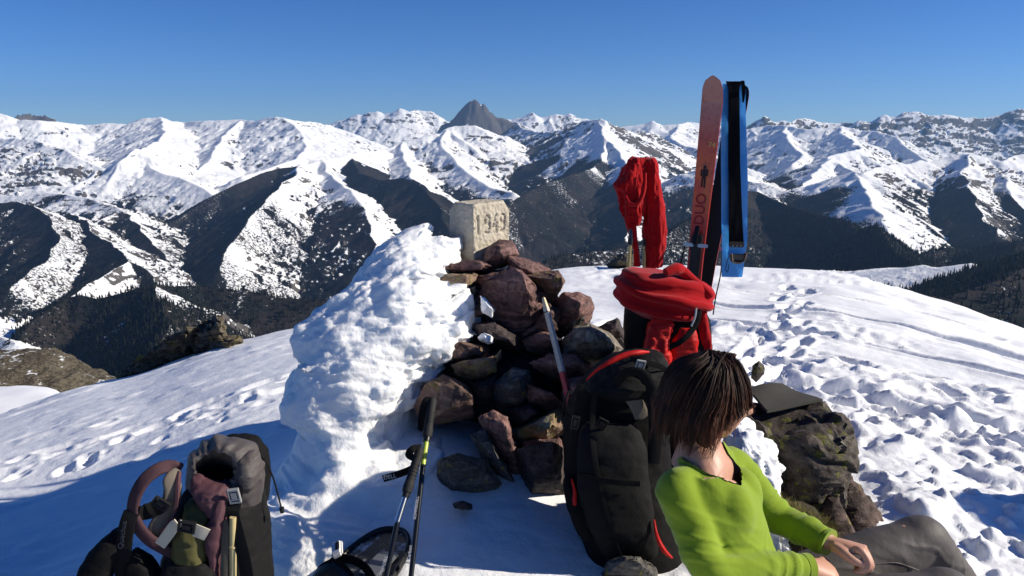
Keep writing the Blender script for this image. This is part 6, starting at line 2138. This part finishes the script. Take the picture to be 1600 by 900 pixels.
# neckline: a V cut to the breastbone
_no = np.empty(n * 3)
me.vertex_normals.foreach_get('vector', _no)
_no = _no.reshape(-1, 3)
front = (((_no * -co).sum(1) > -.25) | ((co - np.array(shM)) @ np.array(WF) > -.02)) & (co[:, 2] > shM.z - .2)
vneck = inside([(1020, 660), (1052, 702), (1074, 717), (1096, 730), (1122, 742), (1156, 755), (1152, 728), (1138, 711), (1128, 690), (1110, 640)], ux, uy) & front
vneck |= (np.linalg.norm((co - np.array(neck + Vector((0, 0, .03)))), axis=1) < .056)
bm = bmesh.new()
bm.from_mesh(me)
bm.verts.ensure_lookup_table()
bmesh.ops.delete(bm, geom=[bm.verts[int(i)] for i in np.nonzero(vneck)[0]], context='VERTS')
for it in range(45):
    bmesh.ops.smooth_vert(bm, verts=[v for v in bm.verts if v.is_boundary], factor=.5, use_axis_x=True, use_axis_y=True, use_axis_z=True)
# ribbed edge: extrude the cut inwards a little
be = [e for e in bm.edges if e.is_boundary]
r = bmesh.ops.extrude_edge_only(bm, edges=be)
nv = [v for v in r['geom'] if isinstance(v, bmesh.types.BMVert)]
bm.normal_update()
for v in nv:
    v.co -= v.normal * .005
bm.to_mesh(me)
bm.free()
me.polygons.foreach_set('use_smooth', np.ones(len(me.polygons), dtype=bool))
sweater = wp(me, 'sweater', swm.mat)
# neckband and cuffs
for nm, pts, Y in (('neckband', [(1060, 702), (1078, 715), (1098, 728), (1122, 741), (1156, 754), (1151, 729), (1137, 714), (1128, 694)], None),):
    pass
tube('cuff', [wrL * .93 + elL * .07 - person.location, wrL * 1.0 - person.location], [.0395, .0400], swm.mat, person, 6, 24)
tube('cuff', [wrR * .90 + elR * .10 - person.location, wrR * .97 + elR * .03 - person.location], [.0395, .0405], swm.mat, person, 6, 24)

# --- trousers
tr = NT('grey_softshell')
tr.set(tr.mix(tr.noise(14, 4, .6), (0.075, 0.066, 0.062), (0.10, 0.088, 0.082)), .62, tr.bump(tr.math('ADD', tr.noise(26, 4, .55), tr.math('MULTIPLY', tr.noise(700, 2), .05)), .3, .008), spec=.3)
tp = [sw([tuple(hipL + (hipR - hipL) * .3), tuple(hipL), tuple(hipL.lerp(knL, .5)), tuple(knL.lerp(hipL, .12)), tuple(knL), tuple(knL.lerp(anL, .15)), tuple(knL.lerp(anL, .55)), tuple(anL)], [.11, .105, .090, .076, .071, .071, .068, .060], None, (0, 1, 0), 60, 36),
      sw([tuple(hipR + (hipL - hipR) * .3), tuple(hipR), tuple(hipR.lerp(knR, .5)), tuple(knR.lerp(hipR, .12)), tuple(knR), tuple(knR.lerp(anR, .15)), tuple(knR.lerp(anR, .55)), tuple(anR)], [.11, .105, .090, .076, .071, .071, .068, .060], None, (0, 1, 0), 60, 36),
      ball(pelvis + Vector((0, 0, .02)), (.17, .17, .12))]
me = voxel('trousers', tp, .008, 8)
folds(me, .0065, 1121, [(knL, (0, .35, 1), .16, .05), (hipL * .5 + knL * .5, (-.3, .4, 1), .18, .06), (knL * .6 + anL * .4, (1, .3, .2), .22, .05), (knR, (0, .3, 1), .14, .05)])
wp(me, 'trousers', tr.mat)
tube('seam', [knL.lerp(hipL, .45) + Vector((.0, -.075, .045)) - person.location, knL.lerp(hipL, .30) + Vector((0, -.083, .025)) - person.location, knL.lerp(hipL, .18) + Vector((.02, -.088, -.02)) - person.location], .0025, tr.mat, person, 16, 6)

# --- sunglasses
sg = NT('sunglass_lens')
sg.set((0.012, 0.010, 0.010), .06, spec=.8)
gl = empty('sunglasses', H(.09, 0, .008) - person.location)
gl.parent = person
go_ = Vector(H(.09, 0, .008))
for s in (-1, 1):
    V = []
    ring = []
    for k in range(24):
        a = 2 * math.pi * k / 24
        y, z = .034 * s + .029 * math.copysign(abs(math.cos(a)) ** .75, math.cos(a)), .021 * math.copysign(abs(math.sin(a)) ** .8, math.sin(a))
        x = .104 - 4.6 * y * y
        ring.append((x, y, z + .006))
    V = [tuple(H(*q) - go_) for q in ring] + [tuple(H(q[0] + .0025, q[1], q[2]) - go_) for q in ring]
    F = [list(range(24))[::-1], [24 + k for k in range(24)]] + [[k, (k + 1) % 24, 24 + (k + 1) % 24, 24 + k] for k in range(24)]
    link('lens', vf_mesh('lens', [(V, F, [])]), sg.mat, gl)
    rim = [Vector(H(q[0] + .001, q[1], q[2])) - go_ for q in ring] + [Vector(H(ring[0][0] + .001, ring[0][1], ring[0][2])) - go_]
    link('rim', vf_mesh('rim', [sweep_mesh('r', np.array([list(q) for q in rim]), .002, .002, tuple(HF), 8)]), BLACK_PLASTIC, gl)
    link('temple', vf_mesh('temple', [sweep_mesh('t', spline([Vector(H(.086, .064 * s, .014)) - go_, Vector(H(.05, .079 * s, .016)) - go_, Vector(H(-.01, .083 * s, .014)) - go_], 16), .002, .004, tuple(HR), 8)]), BLACK_PLASTIC, gl)
tube('bridge', [Vector(H(.103, -.007, .012)) - go_, Vector(H(.105, 0, .014)) - go_, Vector(H(.103, .007, .012)) - go_], .0022, BLACK_PLASTIC, gl, 8, 8)

# --- hair: a bob of many tapering locks over a dark under-layer
hm = NT('brown_hair')
tipa = hm.attr('tip')
rnda = hm.attr('lock')
hcol = hm.mix(rnda, (0.016, 0.008, 0.005), (0.050, 0.022, 0.013))
hcol = hm.mix(hm.math('MULTIPLY', hm.ramp(tipa, .35, 1.0), hm.ramp(rnda, .2, .9)), hcol, (0.16, 0.055, 0.028))  # reddish hair tips, also standing in for sun highlights
hm.set(hcol, .55, hm.bump(hm.noise(420, 2, .6), .25, .002), spec=.22)


def hair_path(rs, th, off, drop_k=1.0, wave=1.0, sx=None, plain_=False):
    """from the parting over the skull and down; th 0 = face, + = her right (camera side)"""
    front = -1.0 < th < 1.50
    sx = rs.uniform(-.05, .055) if sx is None else sx
    th2 = th
    if front:
        th2 = math.copysign(max(abs(th), .80), th if abs(th) > .1 else 1)
    endphi = 1.74 if not front else 1.02 + .40 * abs(th2)
    pts = []
    for s in np.linspace(0, 1, 11):
        ph = min(.12 + (endphi - .12) * s, 1.60)
        th3 = th * (1 - s) + th2 * s + .10 * math.sin(3 * s + th * 2) * (1 if abs(th) > 1.5 else 0)
        bulge = .008 * max(0, -math.cos(th)) * s - .006 * max(0, math.cos(th)) * s
        rx, ry, rz = .100 + off + bulge, .082 + off * 1.35 + .006 * s, .118 + off * .7
        x, y, z = rx * math.sin(ph) * math.cos(th3), ry * math.sin(ph) * math.sin(th3), rz * math.cos(ph)
        if s < .30:
            w = s / .30
            w = w * w * (3 - 2 * w)
            x, y = sx * .9 * (1 - w) + x * w, -.022 * (1 - w) + y * w
        pts.append((x - .012 * min(1, s * 2), y, z))
    x, y, z = pts[-1]
    drop = .096 * drop_k * ((1.0 + .22 * max(0, math.cos(th - 2.4))) if not front else (.10 if th < .95 else .10 + (th - .95) * 1.3))
    r0 = math.hypot(x, y)
    for s in np.linspace(.25, 1, 4):
        fl_ = (.016 * math.sin(s * 2.4) - .020 * s * s) * wave
        pts.append((x * (1 + fl_ / r0), y * (1 + fl_ / r0), z - drop * s))
    return np.array(pts)


def hair():
    rs = rnd_state(77)
    V, F, TIP, LK = [], [], [], []
    # the body of the bob: one combed surface
    NT_, NS = 260, 30
    ths = np.linspace(-math.pi, math.pi, NT_, endpoint=False)
    G = np.zeros((NT_, NS, 3))
    for i, th in enumerate(ths):
        cl = .5 * math.sin(th * 17 + 2 * math.sin(th * 5)) + .5 * math.sin(th * 41 + 1.7)
        q = spline(hair_path(rs, th, .020 + .0030 * cl, (.84 + .12 * math.sin(th * 23 + math.sin(th * 9) * 2)), 1.0, .0), NS)
        G[i] = q
    for i in range(NT_):
        for j in range(NS):
            V.append(tuple(H(*G[i, j])))
            TIP.append(j / (NS - 1))
            LK.append(.35 + .3 * math.sin(i * 2.1))
    for i in range(NT_):
        for j in range(NS - 1):
            a_, b_ = i * NS + j, ((i + 1) % NT_) * NS + j
            F.append((a_, b_, b_ + 1, a_ + 1))
    # fine strands over it, in clumps
    na, nr = 3, 14
    for k in range(3100):
        if k % 9 == 0:
            cth, coff, cd, cw, csx = rs.uniform(-math.pi, math.pi), rs.uniform(.015, .031), rs.uniform(.70, 1.22), rs.uniform(-1.2, 1.8), rs.uniform(-.05, .055)
            cl = rs.rand() ** 1.3
        th = cth + rs.normal(0, .035)
        path = spline(hair_path(rs, th, coff + rs.normal(0, .0022), cd + rs.normal(0, .05), cw, csx), nr)
        amp = np.linspace(.002, .016, nr)[:, None]
        path = path + np.stack([fbm3(path * np.array([1, 1, .7]) + (k // 9) * .053, 12, 2, 5 + q_) for q_ in (0, 20, 40)], -1) * amp
        fly = rs.rand() < .10
        if fly:
            path = path + np.linspace(0, 1, nr)[:, None] ** 2 * rs.normal(0, .012, 3)
        W = np.array([list(H(*q)) for q in path])
        r = rs.uniform(.0005, .0013) * np.interp(np.linspace(0, 1, nr), [0, .1, .7, 1], [.6, 1, .9, .12])
        outw = W - np.array(hc)
        v, f, _ = sweep_mesh('h', W, r * 1.4, r * .7, outw / (np.linalg.norm(outw, axis=1, keepdims=True) + 1e-9), na, closed_ends=False)
        o = len(V)
        V.extend(v.tolist())
        F.extend((f + o).tolist())
        TIP.extend(np.repeat(np.linspace(0, 1, nr), na).tolist())
        LK.extend([min(1, max(0, cl + rs.normal(0, .15)))] * (nr * na))
    me = mesh_from_arrays('hair', np.array(V) - np.array(person.location), np.array(F))
    attr(me, 'tip', TIP)
    attr(me, 'lock', LK)
    return me


hair_o = link('hair', hair(), hm.mat, person)
# under-layer so that no scalp shows between the locks
V = []
nu, nv = 48, 30
for i in range(nv + 1):
    t = 1.62 * i / nv
    for j in range(nu):
        p = 2 * math.pi * j / nu
        k = 1.0
        lim = 1.62 if abs(((p + math.pi) % (2 * math.pi)) - math.pi) > 1.05 else .95
        tt = min(t, lim)
        q = (.104 * math.sin(tt) * math.cos(p), .084 * math.sin(tt) * math.sin(p), .123 * math.cos(tt) - max(0, t - 1.35) * .20 * (1 if lim > 1.3 else 0))
        V.append(tuple(H(*q)))
F = [(i * nu + j, i * nu + (j + 1) % nu, (i + 1) * nu + (j + 1) % nu, (i + 1) * nu + j) for i in range(nv) for j in range(nu)]
me = mesh_from_arrays('hair_underlayer', np.array(V) - np.array(person.location), np.array(F))
attr(me, 'tip', np.zeros(len(V)))
attr(me, 'lock', np.zeros(len(V)))
link('hair_underlayer', me, hm.mat, hair_o)
# ------------------------------------------------------------------ the air between here and the far ranges
_hz = bpy.data.meshes.new('haze')
_x, _ya, _yb, _za, _zb = 22000.0, -600.0, 27000.0, -1500.0, 1300.0
_hz.from_pydata([(-_x, _ya, _za), (_x, _ya, _za), (_x, _yb, _za), (-_x, _yb, _za), (-_x, _ya, _zb), (_x, _ya, _zb), (_x, _yb, _zb), (-_x, _yb, _zb)], [], [(3, 2, 1, 0), (4, 5, 6, 7), (0, 1, 5, 4), (1, 2, 6, 5), (2, 3, 7, 6), (3, 0, 4, 7)])
hz = bpy.data.materials.new('thin_mountain_air')
hz.use_nodes = True
hz.node_tree.nodes.clear()
_o = hz.node_tree.nodes.new('ShaderNodeOutputMaterial')
_v = hz.node_tree.nodes.new('ShaderNodeVolumePrincipled')
_v.inputs['Color'].default_value = (0.32, 0.58, 1.0, 1.0)
_v.inputs['Density'].default_value = 1.9e-5
_v.inputs['Anisotropy'].default_value = 0.2
hz.node_tree.links.new(_v.outputs[0], _o.inputs['Volume'])
haze = tag(link('haze', _hz, hz), kind='stuff')
